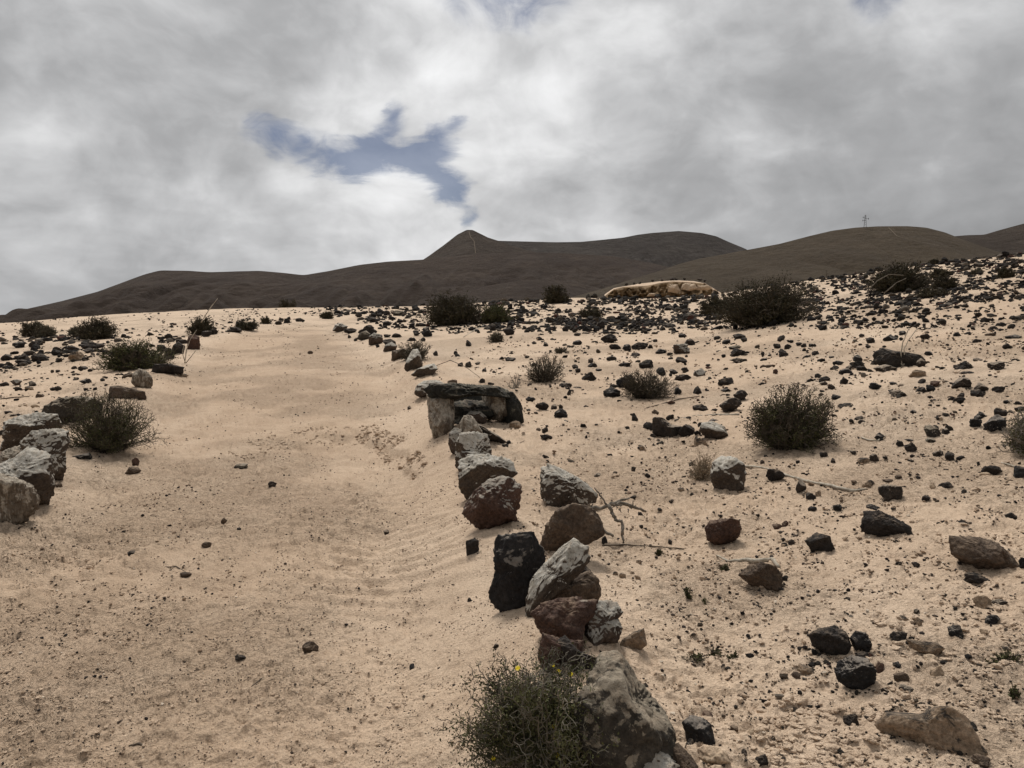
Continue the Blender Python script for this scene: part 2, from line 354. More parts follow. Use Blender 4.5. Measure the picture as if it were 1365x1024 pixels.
# ------------------------------------------------------------------ ground sheet
def build_ground():
    a1 = np.radians(np.linspace(-37, 37, 1000)); a0 = np.radians(np.linspace(-180, -37, 70)[:-1]); a2 = np.radians(np.linspace(37, 180, 70)[1:])
    A = np.concatenate([a0, a1, a2[:-1]])
    inn = np.geomspace(.08, 1.9, 26)[:-1]
    py = np.linspace(0, 1, 560); near = 1 / (1 / 1.9 + (1 / 95. - 1 / 1.9) * py)
    # even out: no row wider than 4 percent of its radius
    rr = [1.9]
    for v in near[1:]:
        if v - rr[-1] > .022 * rr[-1] * 1.0:
            k = int(math.ceil((v - rr[-1]) / (.022 * rr[-1]))); rr += list(np.linspace(rr[-1], v, k + 1)[1:])
        else: rr.append(v)
    out = np.geomspace(95, 4500, 60)[1:]
    Rr = np.concatenate([inn, rr, out]); nA, nR = len(A), len(Rr)
    AA, RR = np.meshgrid(A, Rr); X = RR * np.sin(AA); Y = RR * np.cos(AA)
    Z = gz(X, Y, True)
    V = np.stack([X.ravel(), Y.ravel(), Z.ravel()], 1); V = np.vstack([V, [[0, 0, float(gz(np.array(0.), np.array(0.)))]]])
    i = np.arange(nR - 1)[:, None] * nA; j = np.arange(nA)[None, :]; j2 = (j + 1) % nA
    q = np.stack([i + j, i + j2, i + nA + j2, i + nA + j], -1).reshape(-1, 4)[:, ::-1]
    me = mesh_from('ground', V, q, M_SAND)
    xr = np.interp(V[:, 1], RBw[:, 1], RBw[:, 0]); xl = np.interp(V[:, 1], LBw[:, 1], LBw[:, 0])
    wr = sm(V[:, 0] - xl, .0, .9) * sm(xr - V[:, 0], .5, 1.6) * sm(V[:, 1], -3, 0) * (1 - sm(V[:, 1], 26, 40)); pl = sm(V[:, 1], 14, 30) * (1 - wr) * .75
    cf = sm(fbm(V[:, 0] * .8, V[:, 1] * .8, 3, 222), -.18, .3) * (1 - .95 * np.exp(-((V[:, 0] - xr + .35) / .5) ** 2) * (1 - sm(V[:, 1], 10, 14)))
    for nm_, a_ in (('wear', wr), ('pale', pl), ('crust', np.clip(cf, .05, 1))): at = me.attributes.new(nm_, 'FLOAT', 'POINT'); at.data.foreach_set('value', a_.astype(np.float32))
    bm = bmesh.new(); bm.from_mesh(me); bm.verts.ensure_lookup_table(); c = bm.verts[len(V) - 1]
    for k in range(nA): bm.faces.new((c, bm.verts[(k + 1) % nA], bm.verts[k])).smooth = True
    bmesh.ops.recalc_face_normals(bm, faces=bm.faces[:]) if False else None
    bm.to_mesh(me); bm.free()
    tag(obj('ground', me), kind='structure')
build_ground()

# ------------------------------------------------------------------ hills
def smooth_profile(pts, n=420, k=9):
    pts = np.array(pts, float); px = np.linspace(pts[0, 0], pts[-1, 0], n); py = np.interp(px, pts[:, 0], pts[:, 1])
    kk = np.hanning(k + 2)[1:-1]; kk /= kk.sum(); py = np.convolve(np.pad(py, k // 2, mode='edge'), kk, 'valid'); return px, py
def hill(name, pts, D, wf, wb, mat, gul=.05, gsc=60., seed=1, pw=1.15, zf=-9, nv=150, rough=.35, k=9, n=420):
    px, py = smooth_profile(pts, n, k); xi, s = ray(px, py); zr = CAMZ + s * D
    v = np.concatenate([-np.linspace(1, 0, nv) ** 1.1, np.linspace(0, 1, 40)[1:]])
    XIg, Vg = np.meshgrid(xi, v); ZR = np.meshgrid(zr, v)[0]; t = np.abs(Vg)
    Yg = D * (1 + np.where(Vg < 0, Vg * wf, Vg * wb)); Xg = XIg * (D + (Yg - D) * .5)
    side = np.meshgrid(np.minimum(np.linspace(0, 1, len(xi)), np.linspace(1, 0, len(xi))), v)[0]
    hgt = (ZR - zf); Z = zf + hgt * np.clip(1 - t, 0, 1) ** pw
    wx = Xg + 40 * vn(Xg / 150, Yg / 150, seed); g = np.abs(fbm(wx / gsc, Yg / (gsc * 3.2), 4, seed + 5)) * 2
    g2 = fbm(Xg / (gsc * 2.5), Yg / (gsc * 2.5), 4, seed + 9)
    env = np.clip(t * 1.7, 0, 1) ** 1.3 * np.clip((1 - t) * 4, 0, 1)
    Z = Z + hgt * env * (gul * (g - .5) * 2 + gul * 1.5 * g2) + rough * fbm(Xg / 14, Yg / 14, 3, seed + 2) * np.clip((1 - t) * 4, 0, 1) * np.clip(t * 6 + .35, 0, 1)
    nu = len(xi); nvv = len(v); V = np.stack([Xg.ravel(), Yg.ravel(), Z.ravel()], 1)
    i = np.arange(nvv - 1)[:, None] * nu; j = np.arange(nu - 1)[None, :]
    q = np.stack([i + j, i + j + 1, i + nu + j + 1, i + nu + j], -1).reshape(-1, 4)
    tag(obj(name, mesh_from(name, V, q, mat)), kind='structure')
    return dict(px=px, D=D, X=Xg, Y=Yg, Z=Z)
HM_mid = hill_mat("hill_brown", (.036, .0235, .017), (.050, .034, .024), (.075, .053, .037), .012)
HM_back = hill_mat("hill_haze_grey", (.037, .030, .026), (.050, .041, .035), (.078, .066, .056), .010)  # greyer than the other hills: slight distance haze mixed into the rock colour
HM_right = hill_mat("hill_tan", (.066, .048, .030), (.086, .064, .041), (.115, .086, .056), .016)
HM_peak = hill_mat("hill_peak", (.044, .032, .024), (.060, .045, .034), (.09, .07, .052), .014)
H_PEAK = hill('hills', [(520, 380), (555, 352), (572, 341), (590, 328), (610, 312.5), (622, 306.5), (630, 306.5), (650, 316.5), (664, 321), (680, 327), (720, 338), (780, 352), (840, 375)], 1500, .30, .3, HM_peak, .035, 45, 3, k=7)
H_BACK = hill('hills', [(600, 345), (640, 324), (664, 321), (700, 322), (740, 323), (775, 322.5), (800, 320), (830, 317), (850, 313), (870, 310.5), (905, 308), (935, 310.5), (955, 315), (970, 322), (992, 331), (1020, 345), (1080, 368)], 1800, .3, .3, HM_back, .075, 60, 4)
H_MID_ = 0
H_MID = hill('hills', [(-420, 452), (-250, 446), (-100, 440), (0, 424), (30, 413), (80, 402), (130, 389), (165, 376), (192, 366), (213, 360.5), (250, 361), (280, 363), (310, 362), (345, 361), (380, 364), (405, 367), (440, 361),
     (480, 353), (520, 348.5), (560, 346.5), (600, 342), (640, 338), (700, 336), (760, 338), (820, 342), (860, 349), (900, 358), (950, 372), (1010, 392)], 1000, .42, .3, HM_mid, .115, 45, 5, pw=1.25, n=700)
H_RIGHT = hill('hills', [(700, 412), (760, 397), (800, 386), (850, 370), (880, 361), (905, 352), (930, 345.5), (960, 340), (1000, 332.5), (1040, 325), (1080, 314.5), (1110, 307.5), (1140, 303.5), (1170, 301.8), (1210, 301.5), (1235, 303.5),
     (1260, 310), (1280, 318), (1310, 329), (1350, 342), (1420, 365)], 620, .42, .3, HM_right, .05, 45, 6, pw=1.1, n=600, rough=.25)
hill('hills', [(1180, 345), (1240, 322), (1272, 315), (1290, 313.5), (1312, 313), (1330, 307.5), (1365, 298), (1420, 286), (1500, 280), (1600, 290), (1750, 330)], 900, .4, .3, HM_peak, .06, 55, 8)
hill('hills', [(560, 400), (620, 386), (680, 376), (730, 372), (765, 376), (790, 382), (830, 392), (870, 402)], 720, .3, .3, HM_mid, .07, 30, 11, n=300)

def drape(name, H, pts, wpx, mat):
    """a worn track lying on a hillside: the pixel line is dropped on the hill's own surface"""
    xi0, s0 = ray(*np.array(pts, float).T); n = 60
    tt = np.linspace(0, len(pts) - 1, n); PX = np.interp(tt, range(len(pts)), [p[0] for p in pts]); PY = np.interp(tt, range(len(pts)), [p[1] for p in pts])
    Xf, Yf, Zf = H['X'], H['Y'], H['Z']; xg = Xf / Yf; sg = (Zf - CAMZ) / Yf; V = []
    for a, b in zip(PX, PY):
        x, s = ray(a, b); x = float(x); s = float(s); best = []
        for dx in (-wpx / F, wpx / F):
            d = ((xg - x - dx) / 1.0) ** 2 + ((sg - s)) ** 2; d[Yf > H['D']] += 1
            k = np.argsort(d.ravel())[:4]; wgt = 1 / (d.ravel()[k] + 1e-9); wgt /= wgt.sum()
            Yk = (Yf.ravel()[k] * wgt).sum(); Zk = (Zf.ravel()[k] * wgt).sum()
            best.append(((x + dx) * Yk, Yk, Zk + .5))
        V += best
    faces = [(2 * i, 2 * i + 1, 2 * i + 3, 2 * i + 2) for i in range(n - 1)]
    tag(obj(name, mesh_from(name, V, faces, mat)), kind='structure')
M_TRACK = simple_mat("pale_track", (.10, .078, .055), (.15, .115, .082), .3, bmp=0)
drape('path', H_PEAK, [(625, 309), (627, 316), (632, 322), (633, 330), (634, 338)], .4, M_TRACK)
drape('path', H_RIGHT, [(1184, 304), (1190, 310), (1196, 316), (1210, 320), (1230, 324), (1252, 328.5)], .55, M_TRACK)

# ------------------------------------------------------------------ rocks
_ico = {}
def ico(l):
    if l not in _ico:
        bm = bmesh.new(); bmesh.ops.create_icosphere(bm, subdivisions=l, radius=1)
        V = np.array([v.co[:] for v in bm.verts]); Fc = np.array([[v.index for v in f.verts] for f in bm.faces]); bm.free(); _ico[l] = (V / np.linalg.norm(V, axis=1)[:, None], Fc)
    return _ico[l]
def rock_shape(n, seed, rough=1., nf=15, sharp=14):
    r = np.random.RandomState(seed); mk = r.normal(size=(nf, 3)); mk /= np.linalg.norm(mk, axis=1)[:, None]; dk = r.uniform(.66, 1., nf)
    q = np.maximum(n @ mk.T / dk, 0) ** sharp; rad = np.minimum(q.sum(1) + .35 ** sharp, 1e9) ** (-1 / sharp); rad = np.clip(rad, .4, 1.35)
    off = r.uniform(0, 40, 3)
    rad = rad * (1 + rough * (.22 * fbm3(n * 1.6 + off, 2) + .15 * fbm3(n * 4.5 + off, 3) + .075 * fbm3(n * 13 + off, 4, 0, .55)))
    return n * rad[:, None]
def poly_R(poly, th):
    P_ = np.array(poly, float); c = (P_.max(0) + P_.min(0)) / 2; Q = P_ - c; Q[:, 1] *= -1; out = np.zeros(len(th)); dx, dy = np.cos(th), np.sin(th)
    for i in range(len(Q)):
        a, b = Q[i], Q[(i + 1) % len(Q)]; e = b - a; dn = dx * e[1] - dy * e[0]; dn = np.where(abs(dn) < 1e-9, 1e-9, dn)
        t_ = (a[0] * e[1] - a[1] * e[0]) / dn; u_ = (a[0] * dy - a[1] * dx) / dn
        ok = (t_ > 0) & (u_ >= -1e-6) & (u_ <= 1 + 1e-6); out = np.where(ok, np.maximum(out, t_), out)
    out[out == 0] = out[out > 0].mean(); return c, out
PLACED = []
def place_rock(name, cx, by, w_, h_, typ, seed, poly=None, deep=.8, rough=1., Y=None, parent=None, level=None, nf=15, sharp=14, ground=True, push=.55, flat=None):
    if poly is not None:
        pa = np.array(poly, float); cx = (pa[:, 0].max() + pa[:, 0].min()) / 2; by = pa[:, 1].max(); w_ = np.ptp(pa[:, 0]); h_ = np.ptp(pa[:, 1])
    X0, Y0, Z0 = [float(v) for v in hit(cx, by)]
    if Y is not None: Y0 = Y
    sc_ = Y0 / F; mw = w_ * sc_ / 2; mh = h_ * sc_ / 2; dr = deep * (mw if poly is None or w_ < 2 * h_ else mh * 1.6)
    # a rock is no deeper than what its height on the sloping view allows
    Yc = Y0 + push * dr
    cpy = by - h_ / 2 if poly is not None else by - h_ * .40
    ctr = at_depth(cx, cpy, Yc); k = Yc / Y0; mw *= k; mh *= k * (1 if poly is not None else 1.18)
    fwd = (ctr - Vector((0, 0, CAMZ))).normalized(); right = fwd.cross(Vector((0, 0, 1))).normalized(); up = right.cross(fwd)
    if poly is None: up = (up * .6 + Vector((0, 0, 1)) * .4).normalized(); fwd = Vector((0, 0, 1)).cross(right).normalized()
    lv = level or (6 if w_ > 48 else 5 if w_ > 19 else 4 if w_ > 9 else 3)
    n, Fc = ico(lv); p = rock_shape(n, seed, rough, nf, sharp)
    a, d, b = p[:, 0].copy(), p[:, 1].copy(), p[:, 2].copy(); d /= abs(d).max()
    if poly is not None:
        th = np.arctan2(b, a); rho = np.hypot(a, b); bins = ((th + math.pi) / (2 * math.pi) * 60).astype(int) % 60
        mx = np.zeros(60); np.maximum.at(mx, bins, rho); mx = (np.roll(mx, 1) + mx * 2 + np.roll(mx, -1)) / 4
        mt = np.interp((th + math.pi) / (2 * math.pi) * 60, np.arange(-1, 61) + .5, np.concatenate([[mx[-1]], mx, [mx[0]]]))
        c, RR = poly_R(poly, th); Rm = RR * sc_ * k; a = np.cos(th) * rho / mt * Rm; b = np.sin(th) * rho / mt * Rm
    else: a = a / abs(a).max() * mw; b = b / abs(b).max() * mh
    W = np.array(ctr)[None] + a[:, None] * np.array(right)[None] + b[:, None] * np.array(up)[None] + (d * dr)[:, None] * np.array(fwd)[None]
    gzc = float(gz(np.array(ctr.x), np.array(ctr.y)))
    if ground:
        zmin = W[:, 2].min(); tgt = gzc - .12 * (W[:, 2].max() - zmin) - .01
        if zmin > tgt:
            lo = W[:, 2] < ctr.z; W[lo, 2] = ctr.z + (W[lo, 2] - ctr.z) * (ctr.z - tgt) / (ctr.z - zmin)
    org = Vector((ctr.x, ctr.y, gzc)) if parent is None else Vector(parent.location)
    me = mesh_from(name, W - np.array(org)[None], Fc[:, ::-1] if False else Fc, RM[typ], smooth=(lv >= 5) if flat is None else not flat)
    o = obj(name, me, org if parent is None else (0, 0, 0), parent)
    PLACED.append((o, cx, by, w_, h_, typ)); return o
def cp(pts, x0, y0, s): return [(x0 + x / s, y0 + y / s) for x, y in pts]
A8 = (560, 600, 3.657); A7 = (540, 760, 3.592)
BORD = "rocks lining the sandy path"
big = [
 ('boulder', 'n', cp([(820, 660), (850, 600), (880, 545), (905, 470), (935, 425), (985, 405), (1040, 420), (1075, 470), (1110, 530), (1170, 590), (1240, 665), (1282, 745), (1275, 850), (1215, 920), (1080, 960), (940, 930), (860, 840)], *A7), 21, .8,
  'big spotted grey boulder with a pale streaked ridge, behind the thorny bush with yellow flowers', 'boulder'),
 ('boulder', 'w', cp([(590, 95), (625, 72), (690, 95), (760, 130), (820, 172), (857, 205), (850, 240), (800, 250), (785, 270), (690, 285), (625, 270), (592, 210)], *A8), 22, .75,
  'angular white-topped boulder with a dark lower face, beside the border row', 'boulder'),
 ('boulder', 'b', cp([(580, 490), (600, 420), (620, 360), (680, 290), (740, 268), (800, 275), (850, 300), (880, 350), (892, 410), (800, 455), (740, 510), (600, 522)], *A8), 23, .7,
  'rusty brown slanting boulder with one grey patch, under the gnarled dead branch', 'boulder'),
 ('boulder', 'k', cp([(380, 425), (470, 415), (550, 412), (570, 450), (605, 500), (605, 580), (540, 650), (500, 740), (450, 760), (395, 735), (345, 700), (338, 655), (368, 600), (362, 490)], *A8), 24, .7,
  'jagged black boulder with grey lichen patches beside the long grey lichen slab', 'boulder'),
 ('boulder', 'w', cp([(520, 700), (545, 630), (600, 565), (690, 475), (745, 437), (812, 478), (822, 545), (775, 605), (700, 660), (640, 700), (530, 780), (516, 760)], *A8), 25, .55,
  'long slanting slab of rock crusted with whitish grey lichen, beside the jagged black boulder', 'boulder'),
 ('boulder', 'b', cp([(600, 745), (690, 655), (760, 615), (820, 590), (868, 632), (876, 700), (855, 745), (700, 775)], *A8), 26, .8,
  'dark brown crusty rock wedged below the long whitish lichen slab', 'boulder'),
 ('boulder', 'r', cp([(545, 805), (590, 755), (680, 730), (780, 722), (860, 735), (850, 800), (800, 850), (780, 930), (700, 945), (610, 905), (575, 860)], *A8), 27, .75,
  'reddish brown boulder with a smooth sloping top in the border row', 'boulder'),
 ('boulder', 'g', cp([(850, 745), (910, 735), (960, 748), (987, 790), (965, 820), (985, 860), (960, 912), (900, 915), (850, 950), (805, 890), (800, 840)], *A8), 28, .7,
  'dark rock with a large flaky pale grey patch, right against the reddish boulder', 'boulder'),
 ('boulder', 'r', cp([(600, 900), (700, 925), (790, 930), (800, 985), (700, 1020), (610, 1060), (575, 1010)], *A8), 29, .7,
  'low dark red rock at the foot of the reddish boulder, above the thorny bush', 'boulder'),
 ('boulder', 'd', cp([(725, 350), (765, 318), (800, 350), (850, 395), (925, 415), (905, 470), (830, 480), (750, 440)], *A7), 30, .7,
  'dark grey rock half covered by drifted sand above the thorny bush', 'boulder'),
 ('boulder', 'q', cp([(1010, 370), (1040, 335), (1090, 300), (1140, 278), (1155, 350), (1115, 378), (1035, 384)], *A7), 31, .7,
  'pale brown wedge-shaped rock lying on sand behind the big spotted boulder', 'boulder'),
 ('boulder', 'w', cp([(195, 60), (240, 25), (330, 25), (400, 38), (450, 60), (468, 120), (430, 140), (350, 170), (290, 215), (235, 218), (195, 170)], *A8), 32, .75,
  'hollow-topped boulder crusted with grey lichen, just behind the red-brown lichen boulder', 'boulder'),
 ('boulder', 'l', cp([(208, 295), (235, 235), (280, 190), (340, 145), (400, 130), (455, 140), (490, 185), (485, 240), (465, 340), (400, 345), (330, 376), (270, 350)], *A8), 33, .75,
  'red-brown boulder with pale lichen on top, nearest of the upper border row', 'boulder'),
 ('boulder', 'w', [(608, 592), (614, 578), (632, 576), (649, 580), (654, 600), (654, 620), (630, 622), (608, 618)], 34, .8,
  'square pale lichen block between the hollow-topped boulder and the streaked upright slab', 'boulder'),
 ('boulder', 's', [(611, 594), (613, 566), (619, 554), (630, 556), (638, 568), (646, 582), (642, 596)], 35, .6,
  'thin upright pale streaked slab in front of the hollow rock', 'rock'),
 ('boulder', 'm', [(626, 560), (640, 566), (655, 575), (668, 582), (675, 588), (666, 591), (650, 590), (636, 584)], 36, .9,
  'dark speckled wedge-shaped slab sloping down to the sand in front of the hollow rock', 'rock'),
 ('boulder', 'g', [(598, 590), (599, 578), (606, 571), (615, 573), (618, 585), (616, 600), (608, 604), (601, 598)], 37, .8,
  'rounded grey rock with pale cap beside the streaked upright slab', 'rock'),
 ('boulder', 'g', [(620, 556), (626, 549), (640, 549), (648, 556), (646, 566), (632, 566)], 38, .8,
  'small knobbly white and brown rock at the mouth of the hollow rock', 'rock'),
 ('boulder', 'n', [(634, 550), (638, 543), (647, 541), (654, 549), (654, 558), (643, 560)], 39, .8,
  'smooth dark grey round rock inside the mouth of the hollow rock', 'rock'),
 ('boulder', 'w', [(553, 524), (556, 514), (566, 508), (582, 507), (592, 512), (590, 524), (570, 529), (560, 528)], 40, .8,
  'brown rock with a white lichen top touching the back of the hollow rock', 'rock'),
 ('boulder', 'w', [(548, 499), (557, 492), (568, 487), (578, 485), (583, 492), (576, 499), (562, 502)], 41, .9,
  'flat bleached grey rock on the path edge with a thin arching stick', 'rock'),
 ('boulder', 'w', [(539, 488), (544, 477), (550, 467), (557, 466), (561, 476), (563, 486), (556, 492), (544, 493)], 42, .8,
  'pointed white-topped rock in front of a small grey bush at the path edge', 'rock'),
 ('boulder', 'b', [(522, 479), (523, 468), (538, 465), (540, 474), (534, 478)], 43, .9, 'squared flat brown rock beside the small grey bush at the path edge', 'rock'),
 ('boulder', 'g', [(492, 458), (492, 449), (499, 444), (509, 447), (510, 455), (503, 459)], 44, .8, 'rounded pale brown rock with a red base in the far border row', 'rock'),
 ('boulder', 'n', [(476, 451), (480, 444), (488, 441), (494, 446), (490, 452), (484, 453)], 45, .8, 'round grey rock next to the rounded pale brown rock in the far row', 'rock'),
 ('boulder', 'w', [(444, 440), (447, 433), (454, 431), (463, 435), (460, 441), (452, 442)], 46, .8, 'farthest white-topped rock where the border row meets the dark stones', 'rock'),
 ('boulder', 'g', [(511, 467), (514, 460), (522, 456), (529, 461), (527, 466), (519, 468)], 47, .8, 'grey white-capped rock low beside a dark rock on the path edge', 'rock'),
 # left side
 ('boulder', 's', [(-22, 690), (-24, 640), (0, 632), (20, 640), (38, 652), (44, 668), (42, 678), (24, 694), (2, 698)], 50, .8,
  'large streaked grey and brown boulder cut by the left edge of the picture', 'boulder'),
 ('boulder', 'w', [(-20, 668), (-14, 628), (20, 612), (35, 600), (60, 612), (62, 650), (56, 668), (42, 672), (20, 676)], 51, .8,
  'big veined grey boulder between the edge boulder and the blocky lichen one', 'boulder'),
 ('boulder', 'w', [(34, 590), (48, 577), (70, 575), (86, 578), (88, 592), (82, 605), (82, 622), (76, 639), (62, 638), (48, 620), (36, 606)], 52, .75,
  'blocky black and white lichen boulder beside the green bush left of the path', 'boulder'),
 ('boulder', 'w', [(12, 588), (14, 562), (28, 556), (50, 552), (70, 556), (76, 572), (60, 580), (40, 584), (24, 596)], 53, .8,
  'pale lichen boulder with dark hollow, left of the green bush', 'boulder'),
 ('boulder', 'n', [(62, 552), (66, 540), (82, 531), (102, 529), (122, 532), (132, 545), (122, 560), (90, 564), (70, 562)], 54, .8,
  'smooth grey boulder partly hidden behind the green bush', 'boulder'),
 ('boulder', 'b', [(148, 528), (150, 515), (160, 514), (178, 519), (190, 523), (191, 531), (176, 532), (158, 532)], 55, .8,
  'dark brown lumpy rock lying behind the top of the green bush', 'rock'),
 ('boulder', 's', [(177, 508), (179, 498), (186, 492), (194, 494), (201, 503), (202, 512), (196, 516), (183, 516)], 56, .8,
  'upright grey rock striped with white, between two bushes left of the path', 'rock'),
 ('boulder', 'd', [(205, 495), (208, 486), (224, 485), (243, 490), (242, 497), (224, 498)], 57, .9, 'flat black slab beside the round bush left of the path', 'rock'),
 ('boulder', 'd', [(228, 470), (232, 460), (238, 456), (246, 462), (243, 471), (236, 472)], 58, .8, 'pointed dark rock between the round bush and the reddish post-like rock', 'rock'),
 ('boulder', 'r', [(250, 463), (252, 449), (258, 446), (265, 450), (265, 464), (257, 465)], 59, .8, 'upright reddish rock below the bush with a tall thin stalk', 'rock'),
 ('boulder', 's', [(-8, 634), (-4, 612), (10, 600), (30, 594), (42, 602), (34, 620), (14, 632)], 90, .8, 'flat pale brown rock filling the gap above the big veined grey boulder', 'rock'),
 ('boulder', 'w', [(2, 598), (6, 588), (18, 583), (28, 590), (22, 600)], 91, .8, 'small whitish rock at the left edge by the pale lichen boulder', 'rock'),
 ('boulder', 'd', cp([(700, 640), (760, 560), (800, 560), (830, 590), (790, 640), (740, 690)], *A8), 92, .8, 'black rock in the gap behind the long whitish lichen slab', 'rock'),
 ('boulder', 'g', [(612, 612), (616, 602), (634, 603), (646, 612), (640, 624), (620, 626)], 93, .8, 'small grey crusted rock squeezed behind the hollow-topped boulder', 'rock'),
 # right side field
 ('boulder', 'w', cp([(142, 440), (150, 400), (180, 378), (225, 380), (262, 400), (270, 440), (262, 490), (210, 508), (165, 498), (145, 470)], 900, 480, 2.925), 60, .9,
  'rounded dark boulder with white streaks on top beside the pale dry tumbleweed', 'boulder'),
 ('boulder', 'r', cp([(120, 660), (135, 632), (180, 622), (215, 618), (245, 625), (253, 655), (240, 690), (190, 722), (160, 720), (128, 700)], 900, 480, 2.925), 61, .8, 'rounded deep red rock alone on bright sand above the curved bleached stick', 'rock'),
 ('boulder', 'd', cp([(735, 655), (745, 600), (795, 590), (850, 612), (905, 640), (915, 668), (880, 685), (790, 692), (740, 672)], 900, 480, 2.925), 62, .7, 'black and dark red rock with a flat base, above the largest wide brown boulder', 'rock'),
 ('boulder', 'd', cp([(512, 710), (550, 675), (600, 685), (605, 705), (618, 725), (600, 745), (535, 742)], 900, 480, 2.925), 63, .8, 'small crooked dark rock between the red rock and the black and red rock', 'rock'),
 ('boulder', 'b', cp([(250, 845), (290, 805), (330, 792), (385, 798), (410, 830), (415, 895), (370, 898), (300, 875)], 900, 480, 2.925), 64, .8, 'dark olive brown rock just below the curved bleached stick', 'rock'),
 ('boulder', 'b', cp([(1082, 700), (1120, 698), (1180, 690), (1250, 705), (1300, 750), (1325, 790), (1300, 828), (1200, 828), (1140, 815), (1090, 770)], 900, 480, 2.925), 65, .8, 'wide dark brown boulder near the right edge of the picture', 'boulder'),
 ('boulder', 'd', cp([(525, 205), (560, 178), (620, 155), (665, 175), (685, 225), (670, 265), (600, 272), (540, 245)], 900, 780, 2.935), 66, .8, 'crumbly dark brown rock just behind the round black rock', 'rock'),
 ('boulder', 'k', cp([(628, 350), (640, 310), (690, 278), (750, 282), (782, 320), (780, 370), (735, 412), (680, 400), (640, 380)], 900, 780, 2.935), 67, .9, 'smooth round black rock with a tiny white chip on top', 'rock'),
 ('boulder', 'k', cp([(685, 215), (705, 182), (745, 185), (768, 225), (755, 262), (710, 262)], 900, 780, 2.935), 68, .9, 'small black rock between the crumbly brown rock and the round black rock', 'rock'),
 ('boulder', 'q', cp([(905, 222), (960, 222), (1020, 218), (1045, 235), (1030, 275), (985, 272), (930, 255)], 900, 780, 2.935), 69, .7, 'leaning pale and dark two-toned rock right of the round black rock', 'rock'),
 ('boulder', 'q', cp([(795, 585), (830, 532), (960, 510), (990, 480), (1060, 462), (1120, 486), (1150, 540), (1190, 600), (1160, 625), (1080, 632), (1000, 630), (900, 622), (830, 612)], 900, 780, 2.935), 70, .7,
  'broad flat-topped brown block crusted with sand at the bottom edge of the picture', 'boulder'),
 ('boulder', 'k', cp([(25, 545), (60, 515), (110, 520), (140, 540), (158, 600), (140, 630), (95, 636), (45, 600)], 900, 780, 2.935), 71, .8, 'jagged black rock beside the cream-coloured stone at the bottom edge', 'rock'),
 ('boulder', 'p', cp([(85, 650), (120, 632), (165, 632), (205, 655), (217, 690), (190, 715), (130, 712), (95, 685)], 900, 780, 2.935), 72, .9, 'smooth cream-coloured stone at the bottom edge below the jagged black rock', 'rock'),
 ('boulder', 'b', [(888, 1000), (904, 993), (922, 1008), (938, 1030), (930, 1050), (900, 1042)], 73, .8, 'dark brown slab leaning by the big spotted boulder at the bottom edge', 'rock'),
 ('boulder', 'g', [(846, 1030), (858, 1008), (876, 999), (892, 1004), (908, 1022), (916, 1045), (880, 1055), (850, 1050)], 74, .8, 'speckled round-topped rock at the bottom edge beneath the big spotted boulder', 'rock'),
 ('boulder', 'd', [(631, 726), (640, 721), (656, 722), (657, 732), (645, 741), (640, 742), (633, 738)][0:0] or [(621, 722), (631, 718), (638, 720), (638, 732), (630, 740), (622, 738)], 75, .8, 'single angular dark stone on smooth sand just left of the border row', 'stone'),
 ('boulder', 'd', [(1167, 482), (1168, 470), (1178, 464), (1195, 468), (1210, 470), (1224, 473), (1232, 482), (1230, 489), (1200, 489), (1180, 488)], 76, .8, 'long dark jagged rock with a forked dry stem growing before it', 'rock'),
 ('boulder', 'm', [(870, 560), (872, 556), (884, 557), (895, 566), (910, 568), (907, 578), (895, 583), (880, 584), (870, 576)], 77, .8, 'dark brown flat-faced rock beside the grey veined pale-faced rock', 'rock'),
 ('boulder', 'w', [(932, 575), (936, 564), (950, 562), (965, 568), (970, 578), (960, 586), (945, 584)], 78, .8, 'grey veined pale-faced rock just left of the rounded olive thorn bush', 'rock'),
]
rock_objs = []
for i, (nm, typ, poly, seed, deep, lab, cat) in enumerate(big):
    pa_ = np.array(poly); pc_ = (pa_.max(0) + pa_.min(0)) / 2; poly = [tuple(v) for v in pc_ + (pa_ - pc_) * (1.13 if pa_[:, 0].max() < 95 else 1.08 if i < 46 else 1.03)]
    nm = 'boulder' if cat == 'boulder' else 'rock' if cat == 'rock' else 'stone'
    o = place_rock(nm, 0, 0, 0, 0, typ, seed, poly=poly, deep=deep, rough=.95)
    tag(o, lab, cat, BORD if poly[0][0] < 870 and i < 44 else None); rock_objs.append(o)

# hollow rock: flat dark roof slab on two weathered sides
YB = float(hit(588, 580)[1]); e = empty('hollow_rock', (float(ray(628, 560)[0] * (YB + .3)), YB + .3, float(gz(np.array(ray(628, 560)[0] * (YB + .3)), np.array(YB + .3)))))
tag(e, 'low hollow rock like a cave mouth with a flat black top at the path edge', 'hollow rock')
place_rock('roof_slab', 0, 0, 0, 0, 't', 81, poly=[(565, 518), (571, 510), (588, 512), (604, 510), (640, 513), (668, 514), (682, 522), (687, 533), (664, 530), (640, 528), (618, 530), (604, 535), (592, 531), (580, 536), (567, 529)], deep=1.7, Y=YB, parent=e, ground=False, rough=1.5, nf=26, sharp=40, level=6, push=.7)
place_rock('side_wall', 0, 0, 0, 0, 's', 82, poly=[(568, 524), (586, 521), (604, 526), (607, 545), (606, 562), (604, 578), (592, 585), (577, 581), (571, 562)], deep=1.2, Y=YB, parent=e, ground=True, rough=.6, level=6)
place_rock('side_wall', 0, 0, 0, 0, 's', 83, poly=[(640, 522), (655, 518), (676, 518), (688, 530), (697, 548), (690, 551), (676, 551), (662, 548), (644, 546)], deep=.9, Y=YB + .35, parent=e, ground=True, rough=.6, level=6)
place_rock('end_wall', 0, 0, 0, 0, 't', 85, poly=[(672, 521), (684, 522), (694, 536), (699, 548), (686, 552), (674, 551), (670, 536)], deep=.9, Y=YB + .3, parent=e, ground=True, rough=.9, level=5)
